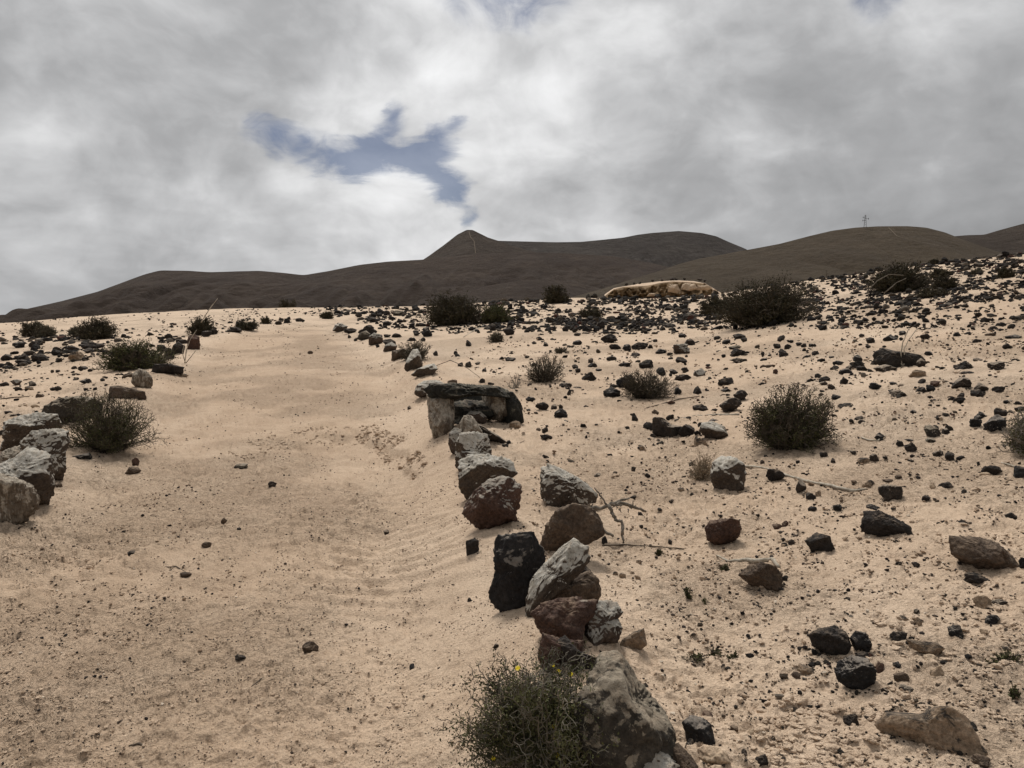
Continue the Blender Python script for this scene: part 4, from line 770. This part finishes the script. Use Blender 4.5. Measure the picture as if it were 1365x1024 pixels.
bushes = [
 dict(cx=718, by=1060, w_=220, h_=176, label='thorny bush of zigzag twigs dotted with yellow flowers at the bottom edge', seed=1, K=300, leaves=16000, forks=5, tw=.0014, flowers=9, spiky=1.0, leafsz=.8, up=.2, jit=.8, twig=M_TWIGM),
 dict(cx=143, by=609, w_=112, h_=88, label='wispy green bush in front of the pale boulders left of the path', seed=2, K=420, leaves=14000, leaf=M_LEAF, twig=M_TWIGB, forks=4, tw=.0022, spiky=.8, lump=.3, flowers=0),
 dict(cx=1054, by=604, w_=128, h_=84, label='rounded olive thorn bush on open sand on the right, with twiggy fringe', seed=3, K=520, leaves=14000, leaf=M_LEAF, twig=M_TWIGB, forks=4, tw=.0022, spiky=.65, lump=.12),
 dict(cx=1018, by=436, w_=136, h_=62, label='largest dark bush, broad and dense, on the stony slope', seed=4, K=600, leaves=16000, leaf=M_LEAFD, twig=M_TWIGB, forks=3, leafsz=1.3, lump=.12, group=BG),
 dict(cx=955, by=420, w_=48, h_=26, label='small brown bush touching the lower side of the largest dark bush', seed=41, K=200, leaves=4000, leaf=M_LEAFD, twig=M_TWIGB, forks=3, leafsz=1.3, group=BG),
 dict(cx=605, by=434, w_=82, h_=42, label='wide brown bush behind the end of the border rocks', seed=5, K=450, leaves=10000, leaf=M_LEAFD, twig=M_TWIGB, forks=3, leafsz=1.3, lump=.2, group=BG),
 dict(cx=661, by=431, w_=42, h_=26, label='low green-brown bush right against the wide brown bush', seed=6, K=260, leaves=5000, leaf=M_LEAF, twig=M_TWIGB, forks=3, leafsz=1.2, group=BG),
 dict(cx=741, by=405, w_=34, h_=24, label='round reddish brown bush on the crest below the dark hill', seed=7, K=260, leaves=4500, leaf=M_LEAFD, twig=M_TWIGB, forks=3, leafsz=1.2, group=BG),
 dict(cx=727, by=512, w_=54, h_=38, label='open grey twiggy bush to the right behind the hollow rock', seed=8, K=220, leaves=1100, leaf=M_LEAFG, twig=M_TWIGB, forks=4, tw=.0026, lump=.2),
 dict(cx=860, by=533, w_=78, h_=38, label='low grey-green bush growing around smooth black rocks', seed=9, K=300, leaves=3200, leaf=M_LEAFD, twig=M_TWIGB, forks=4, lump=.2),
 dict(cx=553, by=482, w_=42, h_=27, label='small grey bush behind the pointed white-topped rock', seed=10, K=200, leaves=1500, leaf=M_LEAFG, twig=M_TWIGB, forks=4),
 dict(cx=180, by=494, w_=92, h_=40, label='leafy dark green bush with the flat black slab at its foot', seed=12, K=420, leaves=9500, leaf=M_LEAF, twig=M_TWIGB, forks=3, lump=.25, leafsz=1.5, spiky=.7),
 dict(cx=45, by=449, w_=36, h_=21, label='dark brown bush farthest left behind the black stones', seed=13, K=220, leaves=3500, leaf=M_LEAFD, twig=M_TWIGB, forks=3, group=BG),
 dict(cx=60, by=450, w_=30, h_=16, label='pale grey-brown dome-shaped bush in front of the farthest left bush', seed=131, K=220, leaves=3000, leaf=M_LEAFG, twig=M_TWIGB, forks=3, group=BG),
 dict(cx=130, by=453, w_=52, h_=29, label='rounded olive-brown bush above the dark green leafy bush', seed=14, K=300, leaves=5500, leaf=M_LEAFD, twig=M_TWIGB, forks=3, group=BG),
 dict(cx=102, by=449, w_=22, h_=13, label='little grey bush joined to the left side of the rounded olive-brown bush', seed=141, K=120, leaves=1500, leaf=M_LEAFG, twig=M_TWIGB, forks=3, group=BG),
 dict(cx=269, by=447, w_=38, h_=24, label='shaggy brown bush with a tall thin stalk at the left path edge', seed=15, K=240, leaves=3500, leaf=M_LEAFD, twig=M_TWIGB, forks=3, group=BG),
 dict(cx=328, by=441, w_=30, h_=13, label='low flat bush among the dark stones along the left path edge', seed=16, K=160, leaves=2200, leaf=M_LEAFD, twig=M_TWIGB, forks=3, group=BG),
 dict(cx=355, by=432, w_=13, h_=10, label='tiny dark bush farther along the left path edge', seed=161, K=90, leaves=1000, leaf=M_LEAFD, twig=M_TWIGB, forks=3, group=BG),
 dict(cx=436, by=425, w_=19, h_=9, label='small dark bush where the path meets the crest', seed=17, K=120, leaves=1500, leaf=M_LEAFD, twig=M_TWIGB, forks=3, group=BG),
 dict(cx=382, by=408, w_=34, h_=11, label='dark bush standing on the skyline of the sand beyond the path', seed=171, K=160, leaves=2600, leaf=M_LEAFD, twig=M_TWIGB, forks=3, group=BG),
 dict(cx=1197, by=390, w_=78, h_=38, label='second largest dark bush, on the upper slope below the pylon hill', seed=18, K=460, leaves=11000, leaf=M_LEAFD, twig=M_TWIGB, forks=3, leafsz=1.3, lump=.2, group=BG),
 dict(cx=1253, by=371, w_=27, h_=14, label='small dark bush, upper of two right of the second largest bush', seed=19, K=160, leaves=2500, leaf=M_LEAFD, twig=M_TWIGB, forks=3, group=BG),
 dict(cx=1260, by=387, w_=32, h_=19, label='small dark bush, lower of two right of the second largest bush', seed=20, K=200, leaves=3200, leaf=M_LEAFD, twig=M_TWIGB, forks=3, group=BG),
 dict(cx=1341, by=371, w_=22, h_=14, label='small dark bush nearest the right edge on the upper slope', seed=21, K=140, leaves=2200, leaf=M_LEAFD, twig=M_TWIGB, forks=3, group=BG),
 dict(cx=1302, by=366, w_=18, h_=7, label='small grey dry bush on pale sand on the upper right slope', seed=22, K=90, leaves=900, leaf=M_LEAFG, twig=M_TWIGB, forks=3, group=BG),
 dict(cx=1208, by=352, w_=34, h_=8, label='flat dark bush spread along the right skyline of the sand', seed=23, K=160, leaves=2200, leaf=M_LEAFD, twig=M_TWIGB, forks=3, group=BG),
 dict(cx=1245, by=353, w_=15, h_=7, label='tiny bush on the right skyline beside the flat dark bush', seed=24, K=80, leaves=900, leaf=M_LEAFD, twig=M_TWIGB, forks=3, group=BG),
 dict(cx=1101, by=367, w_=16, h_=6, label='tiny dark bush on the skyline right of the largest dark bush', seed=25, K=80, leaves=900, leaf=M_LEAFD, twig=M_TWIGB, forks=3, group=BG),
 dict(cx=1244, by=397, w_=46, h_=10, label='low brownish ground-hugging bush below the two small dark bushes', seed=26, K=160, leaves=2000, leaf=M_LEAFD, twig=M_TWIGB, forks=3, group=BG),
 dict(cx=1384, by=612, w_=84, h_=60, label='grey-green thorn bush cut by the right edge of the picture', seed=27, K=420, leaves=6000, leaf=M_LEAF, twig=M_TWIG, forks=4, tw=.0022, spiky=.8),
 dict(cx=936, by=642, w_=34, h_=34, label='pale ball of dry tumbleweed beside the rounded white-streaked boulder', seed=28, K=200, leaves=300, leaf=M_LEAFG, twig=simple_mat("straw", (.26, .20, .14), (.38, .30, .21), 20, bmp=0), forks=4, tw=.0012, name='tumbleweed', cat='tumbleweed'),
 dict(cx=748, by=472, w_=18, h_=10, label='small dry brown tuft above the open grey twiggy bush', seed=29, K=90, leaves=500, leaf=M_LEAFG, twig=M_TWIGB, forks=3),
 dict(cx=661, by=457, w_=22, h_=17, label='dry grey clump beside a square dark stone below the low green-brown bush', seed=30, K=120, leaves=900, leaf=M_LEAFG, twig=M_TWIGB, forks=3),
 dict(cx=686, by=519, w_=26, h_=26, label='spindly leafless sapling just right of the hollow rock', seed=31, K=26, leaves=0, twig=M_TWIG, forks=4, tw=.002, name='sapling', cat='sapling', ctrl=(.6, .9)),
 dict(cx=788, by=424, w_=34, h_=12, label='low dark bush among black stones below the crest, right of the round bush', seed=32, K=160, leaves=2200, leaf=M_LEAFD, twig=M_TWIGB, forks=3, group=BG),
]
for b_ in bushes: bush(**b_)
for k, (cx, by, w_, h_, lab) in enumerate([(925, 884, 26, 10, 'dark creeping sprig right of the pale brown wedge-shaped rock'), (952, 880, 24, 12, 'curved creeping sprig above the smooth cream-coloured stone'),
        (977, 882, 14, 9, 'tiny green sprig beside the curved creeping sprig'), (1345, 886, 34, 14, 'green creeping plant right of the broad brown block'), (1330, 892, 26, 10, 'grey creeping plant in front of the green creeping plant'),
        (917, 800, 10, 18, 'thin dark sprig left of the olive brown rock'), (940, 806, 9, 7, 'small low sprig beside the thin dark sprig'), (1352, 932, 12, 16, 'dark upright sprig near the right edge'),
        (965, 762, 14, 8, 'small sprig at the tip of the curved bleached stick'), (878, 742, 10, 10, 'little dark sprig by the straight fallen stick'), (1008, 990, 8, 6, 'tiny sprig beside the cream-coloured stone')]):
    bush(cx, by, w_, h_, lab, 200 + k, K=22, leaves=160, leaf=M_LEAF, twig=M_TWIGB, forks=2, tw=.0015, name='sprig', cat='plant', group='small sprigs in the sand', leafsz=.8, spiky=2.2)

# ------------------------------------------------------------------ sticks
def polyline_tube(name, pts, rads, mat, label=None, parent=None, cat='stick', sides=6, wob=.3, seed=0, group=None):
    pts = [Vector(p) for p in pts]; r = random.Random(seed); P2 = []; R2 = []
    for i in range(len(pts) - 1):
        for k in range(4):
            t = k / 4; q = pts[i].lerp(pts[i + 1], t); rr_ = rads[i] * (1 - t) + rads[i + 1] * t
            P2.append(q + Vector([r.uniform(-1, 1) * rr_ * wob for _ in range(3)])); R2.append(rr_ * r.uniform(.8, 1.15))
    P2.append(pts[-1]); R2.append(rads[-1]); V = []; Fc = []
    for i, p in enumerate(P2):
        d = (P2[min(i + 1, len(P2) - 1)] - P2[max(i - 1, 0)]).normalized(); u = d.cross(Vector((.1, .2, 1))).normalized(); v = d.cross(u)
        for k in range(sides):
            a_ = 2 * math.pi * k / sides; V.append(p + (u * math.cos(a_) + v * math.sin(a_)) * R2[i] * r.uniform(.85, 1.15))
    n = len(P2)
    for i in range(n - 1):
        for k in range(sides): Fc.append((i * sides + k, i * sides + (k + 1) % sides, (i + 1) * sides + (k + 1) % sides, (i + 1) * sides + k))
    Fc.append(tuple(range(sides))[::-1]); Fc.append(tuple((n - 1) * sides + k for k in range(sides)))
    org = pts[0] if parent is None else Vector(parent.location)
    me = mesh_from(name, [v - org for v in V], Fc, mat); o = obj(name, me, org if parent is None else (0, 0, 0), parent)
    if label: tag(o, label, cat, group)
    return o
def ground_pts(pp, lift=.6):
    out = []
    for a, b, rp in pp:
        X, Y, Z = [float(v) for v in hit(a, b)]; out.append(Vector((X, Y, float(gz(np.array(X), np.array(Y), True)) + rp * Y / F * lift)))
    return out, [rp * Y_ / F for (a, b, rp), Y_ in zip(pp, [v.y for v in out])]
SG = "fallen sticks on the sand"
def gstick(pp, mat, label, seed=0, lift=.6, wob=.3):
    p, r = ground_pts(pp, lift); return polyline_tube('stick', p, r, mat, label, seed=seed, wob=wob, group=SG)
gstick([(803, 731, 1.2), (830, 729.5, 1.3), (870, 732, 1.2), (912, 732.5, .8)], M_WOODD, 'straight thin brown stick lying flat right of the rusty brown boulder', 1)
gstick([(955, 744, 1.2), (970, 751, 2.2), (990, 752, 3), (1010, 749, 3), (1028, 750, 3), (1039, 757, 2.2)], M_WOOD, 'curved bleached stick lying behind the dark olive brown rock', 2)
gstick([(990, 624, 1.5), (1015, 626, 1.6), (1045, 634, 1.8), (1080, 644, 2.), (1110, 652, 2.3), (1135, 656, 2.5), (1155, 652, 1.2)], M_WOOD, 'long bent grey stick stretching right from the rounded white-streaked boulder', 3)
gstick([(900, 562, .9), (925, 556, 1), (945, 554, 1.6), (985, 554, 1.8)], M_WOOD, 'pale stick pointing into the left side of the rounded olive thorn bush', 4)
gstick([(862, 544, .7), (888, 538, .8), (905, 534, .9), (932, 529, .6)], M_WOODD, 'thin stick slanting right from the low grey-green bush', 5)
gstick([(1148, 584, 1), (1158, 588, 1.3), (1170, 590, 1.3), (1180, 583, .8)], M_WOOD, 'short curved grey twig right of the rounded olive thorn bush', 6)
gstick([(220, 755, .6), (235, 757, .9), (250, 765, .8), (262, 757, .5)], M_WOODD, 'thin bent twig around a small brown stone on the path', 7)
gstick([(335, 921, .6), (348, 913, 1.1), (360, 906, 1)], M_WOODD, 'short dark twig on the path near the flat black chip', 8)
gstick([(172, 997, .9), (185, 993, 2), (200, 994, .9)], M_WOODD, 'dark broken twig at the bottom left of the path', 9)
gstick([(0, 533, .8), (20, 531, .9), (40, 529, .6)], M_WOODD, 'thin straight stick at the left edge behind the pale boulders', 10)
gstick([(618, 450, .5), (632, 441, .7), (645, 434, .6)], M_WOOD, 'pale stick leaning on stones before the low green-brown bush', 11)
gstick([(672, 590, .5), (690, 592, .5), (700, 588, .4)], M_WOODD, 'tiny twig on the drifted sand right of the speckled wedge-shaped slab', 12)
gstick([(1335, 618, .8), (1346, 621, 1.2), (1356, 624, 1)], M_WOOD, 'grey splintered twig below the bush cut by the right edge', 13)
gstick([(985, 783, .5), (1010, 789, .6), (1035, 790, .4)], M_WOODD, 'thin straight twig in front of the dark olive brown rock', 14)
# arching stick behind the hollow rock
p, r_ = ground_pts([(582, 489, .7), (640, 504, .5)]); p = [p[0], p[0].lerp(p[1], .35) + Vector((0, 0, .17)), p[0].lerp(p[1], .7) + Vector((0, 0, .12)), p[1]]
polyline_tube('stick', p, [.007, .007, .006, .004], M_WOODD, 'thin arching stick springing from the flat bleached rock', cat='stick', wob=.1, group=SG)
# gnarled dead branch resting on the rusty brown boulder
YG = float(hit(812, 726)[1]); g0 = at_depth(800, 680, YG + .1); gb = empty('dead_branch', at_depth(812, 726, YG)); tag(gb, 'gnarled dead branch with crooked forks resting on the rusty brown boulder', 'branch')
def brn(pp, r0, r1, seed, mat=M_WOODD):
    pts = [at_depth(a, b, YG + dy) for a, b, dy in pp]; polyline_tube('fork', pts, list(np.linspace(r0 * 1.35, r1 * 1.35, len(pts))), M_BRANCH, parent=gb, seed=seed, wob=.7, sides=7)
brn([(770, 677, .12), (790, 680, .1), (812, 673, .1), (830, 671, .12), (848, 677, .15), (861, 682, .18)], .013, .005, 1)
brn([(766, 684, .1), (785, 693, .04), (800, 707, .0), (818, 715, -.02)], .010, .005, 2, M_WOOD)
brn([(812, 672, .1), (815, 684, .08), (821, 693, .05), (828, 695, .03), (830, 710, .0), (831, 724, -.02)], .009, .006, 3)
brn([(812, 673, .1), (825, 668, .14), (839, 664, .2)], .007, .004, 4)
brn([(808, 673, .1), (800, 660, .12), (792, 650, .12)], .005, .0025, 5)
brn([(778, 677, .12), (772, 690, .05), (776, 700, 0)], .006, .003, 6)
rb = random.Random(3)
for k in range(26):
    a = rb.uniform(782, 845); b = 676 + rb.uniform(-3, 3); brn([(a, b, .1), (a + rb.uniform(-5, 5), b + rb.uniform(-9, 5), .1 + rb.uniform(-.03, .03))], .003, .0015, 20 + k)
# forked dry stems at the long dark jagged rock, and the stalk of the shaggy bush
def stems(name, pp_list, base, label, mat, rad, cat):
    Yb = float(hit(*base)[1]); e_ = empty(name, at_depth(base[0], base[1], Yb)); tag(e_, label, cat)
    for i, pp in enumerate(pp_list): polyline_tube('stem', [at_depth(a, b, Yb - .02) for a, b in pp], list(np.linspace(rad, rad * .5, len(pp))), mat, parent=e_, seed=i, wob=.2)
stems('dry_plant', [[(1202, 489), (1201, 472), (1203, 458), (1212, 437)], [(1202, 489), (1206, 484), (1205, 465), (1212, 452), (1223, 438)]], (1202, 489), 'forked bare stem rising before the long dark jagged rock', M_WOOD, .011, 'dry plant')
stems('dry_plant', [[(247, 484), (243, 470), (246, 458)], [(248, 484), (256, 474), (262, 466)], [(246, 484), (249, 465), (254, 452), (262, 440)], [(268, 430), (274, 420), (283, 407), (290, 398)]], (247, 485), 'pale dry stalks beside the flat black slab left of the path', M_WOOD, .012, 'dry plant')
stems('dry_plant', [[(1158, 386), (1170, 374), (1185, 366), (1205, 367)], [(1180, 390), (1195, 377), (1208, 371)], [(1158, 400), (1157, 385)]], (1158, 402), 'long pale bare stems arching over the second largest dark bush', M_BRANCH, .017, 'dry plant')

# ------------------------------------------------------------------ eroded sand bank on the crest, with pale blocks
M_BANK = simple_mat("ochre_sandstone", (.10, .062, .030), (.20, .13, .066), 1.6, bmp=.6)
def bank():
    YB_ = 62.; top = np.array([(806, 391), (818, 383), (835, 380), (850, 377), (880, 373.5), (905, 372.5), (925, 373.5), (940, 377), (952, 384), (966, 392)], float)
    px = np.linspace(806, 966, 160); tpy = np.interp(px, top[:, 0], top[:, 1]) + 1.2; bpy_ = np.interp(px, [806, 966], [397, 394]) 
    lip = np.interp(px, [806, 818, 830, 862, 880, 895, 940, 950, 966], [396, 386, 382.5, 383, 378, 375.5, 378, 384, 394])
    rows = []; xi, _ = ray(px, px * 0 + 390)
    for k in range(34):
        if k < 16:
            t = k / 15; y = YB_ + .8 * t ** 1.5 + 1.5 * vn(px / 6, px * 0 + t * 4, 3) * (1 - t * .7) + .7 * vn(px / 2.2, px * 0 + t * 9, 8) ; s = ray(px, bpy_ + 4 + (lip - bpy_ - 4) * t)[1]; z = CAMZ + s * YB_ + .22 * vn(px / 4, px * 0 + t * 6, 4)
        else:
            t = (k - 15) / 18; y = YB_ + .8 + 9 * t; s0 = ray(px, lip)[1]; s1 = ray(px, tpy)[1]; z0 = CAMZ + s0 * YB_; z1 = CAMZ + s1 * (YB_ + 4.5)
            z = z0 + (z1 - z0) * np.sin(min(t * 2, 1) * math.pi / 2) - max(t - .5, 0) ** 2 * 8
        rows.append(np.stack([xi * y, y + 0 * px, z], 1))
    V = np.vstack(rows); n = len(px); i = np.arange(33)[:, None] * n; j = np.arange(n - 1)[None]
    q = np.stack([i + j, i + j + 1, i + n + j + 1, i + n + j], -1).reshape(-1, 4)
    me = mesh_from('sand_bank', V, q, M_BANK); me.materials.append(M_SAND)
    face_k = np.repeat(np.arange(33), n - 1); fpx = np.tile(px[:-1], 33)
    me.polygons.foreach_set('material_index', np.where((face_k >= 17) | (fpx > 948), 1, 0).astype(np.int32)); tag(obj('sand_bank', me), kind='structure')
    for k, (poly, lab) in enumerate([([(890, 389), (893, 380), (903, 379), (906, 387), (902, 391)], 'pale block fallen at the foot of the ochre bank, most to the left'),
            ([(909, 381), (913, 377.5), (927, 379), (929, 385), (920, 388), (908, 386)], 'large pale block fallen from the ochre bank, middle one'),
            ([(928, 387), (930, 381), (944, 380.5), (948, 384), (944, 387)], 'flat pale block at the right end of the ochre bank'),
            ([(862, 395), (866, 391), (874, 391), (878, 395)], 'small ochre block in front of the bank')]):
        o = place_rock('boulder', 0, 0, 0, 0, 'p', 400 + k, poly=poly, Y=YB_ - .7, ground=False, level=4, rough=.6); PLACED.pop(); tag(o, lab, 'boulder', 'pale blocks at the sand bank')
    lib = [(870, 375.5), (896, 373.5), (901, 374), (933, 374), (939, 376), (853, 379), (912, 373.5), (835, 381), (845, 380), (882, 376)]
    for k, (a, b) in enumerate(lib):
        o = place_rock('stone', a, b, 7 if k in (1, 3) else 4.5, 3.6, 'd', 420 + k, Y=YB_ + 3.5, ground=False, level=3); PLACED.pop(); tag(o, 'small dark stone on top of the ochre sand bank, ' + ('leftmost' if a == 835 else 'rightmost' if a == 939 else f'{ORD[sorted(q[0] for q in lib).index(a)]} from its left end'), 'stone', 'dark stones on top of the sand bank')
bank()

# ------------------------------------------------------------------ power pylon on the right hill
def pylon():
    D_ = 617.; b0 = at_depth(1153.2, 303.2, D_); tp = at_depth(1153.2, 286.5, D_); H = tp.z - b0.z; e_ = empty('power_pylon', b0); tag(e_, 'lone power pylon on top of the rounded tan hill', 'pylon')
    def bar(name, a, b, r): polyline_tube(name, [b0 + Vector(a), b0 + Vector(b)], [r, r], M_METAL, parent=e_, wob=0, sides=5)
    for s_ in (-1, 1): bar('leg', (s_ * .95, 0, -.8), (s_ * .28, 0, H), .17)
    for k in range(5): z = H * (.15 + .17 * k); w0 = .95 - .67 * z / H; bar('brace', (-w0, 0, z), (w0, 0, z + H * .12), .09)
    bar('crossarm', (-1.9, 0, H * .56), (.3, 0, H * .56), .13); bar('crossarm', (-.3, 0, H * .70), (2.4, 0, H * .70), .13); bar('crossarm', (-1.7, 0, H * .80), (.3, 0, H * .80), .12)
    for x, z in ((-1.9, .56), (2.4, .70), (-1.7, .80)): bar('insulator', (x, 0, H * z - .7), (x, 0, H * z + .5), .22)
pylon()

# ------------------------------------------------------------------ labels that single out each loose stone
LM = [("the hollow rock", 628, 560), ("the thorny flowering bush", 712, 960), ("the wispy green bush", 143, 580), ("the rounded olive thorn bush", 1054, 570), ("the largest dark bush", 1018, 425), ("the wide brown bush", 605, 425),
      ("the open grey twiggy bush", 727, 505), ("the low grey-green bush", 860, 522), ("the small grey path-edge bush", 553, 475), ("the leafy dark green bush", 180, 485), ("the rounded olive-brown bush", 130, 445), ("the shaggy brown bush", 269, 442),
      ("the tumbleweed", 936, 630), ("the bush cut by the right edge", 1360, 590), ("the second largest bush", 1197, 385), ("the long dark jagged rock", 1200, 482), ("the wide dark brown boulder", 1311, 750), ("the round black rock", 1141, 905),
      ("the broad brown block", 1238, 985), ("the cream-coloured stone", 952, 1012), ("the deep red rock", 964, 715), ("the black and red rock", 1182, 705), ("the olive brown rock", 1015, 775), ("the white-streaked boulder", 970, 640),
      ("the rusty brown boulder", 762, 715), ("the big spotted boulder", 835, 940), ("the red-brown lichen boulder", 655, 680), ("the reddish boulder in the row", 750, 830), ("the striped upright rock", 190, 508), ("the edge boulder on the left", 10, 665),
      ("the leaning two-toned rock", 1232, 865), ("the straight brown stick", 858, 731), ("the long bent grey stick", 1085, 645), ("the flat bleached rock", 566, 496), ("the border row's far end", 470, 442), ("the twig on the path", 240, 762)]
CN = dict(d='dark', k='black', b='brown', r='reddish', g='lichen-capped', m='mottled dark', p='pale', q='sandy brown', n='grey', w='whitish', s='streaked', t='charred')
by_l = {}
for (o, cx, by, w_, h_, typ) in LOOSE:
    cy = by - h_ / 2; k = min(range(len(LM)), key=lambda i: (LM[i][1] - cx) ** 2 + (2.2 * (LM[i][2] - cy)) ** 2); ph, lx, ly = LM[k]
    dx, dy = cx - lx, (cy - ly) * 2.0
    rel = ('right of ' if dx > 0 else 'left of ') if abs(dx) > abs(dy) else ('in front of ' if dy > 0 else 'behind ')
    size = 'large' if w_ > 21 else 'medium' if w_ > 13 else 'small' if w_ > 8 else 'tiny'; shp = 'flat' if h_ < .42 * w_ else 'upright' if h_ > .85 * w_ else 'angular'
    by_l.setdefault((size, CN[typ], shp, rel, ph), []).append((math.hypot(dx, dy), o, h_, cx))
for key, v in by_l.items():
    size, c, shp, rel, ph = key; v.sort(key=lambda q: q[0])
    for i, (_, o, h_, cx) in enumerate(v):
        end = '' if len(v) == 1 else (', nearest one' if i == 0 else f', {ORD[min(i, 13)]} one out')
        tag(o, f'{size} {c} {shp} stone {rel}{ph}{end}'.replace('by the right edge', 'by the frame') if 'right edge' in ph else f'{size} {c} {shp} stone {rel}{ph}{end}', 'stone', 'loose stones scattered on the sand')
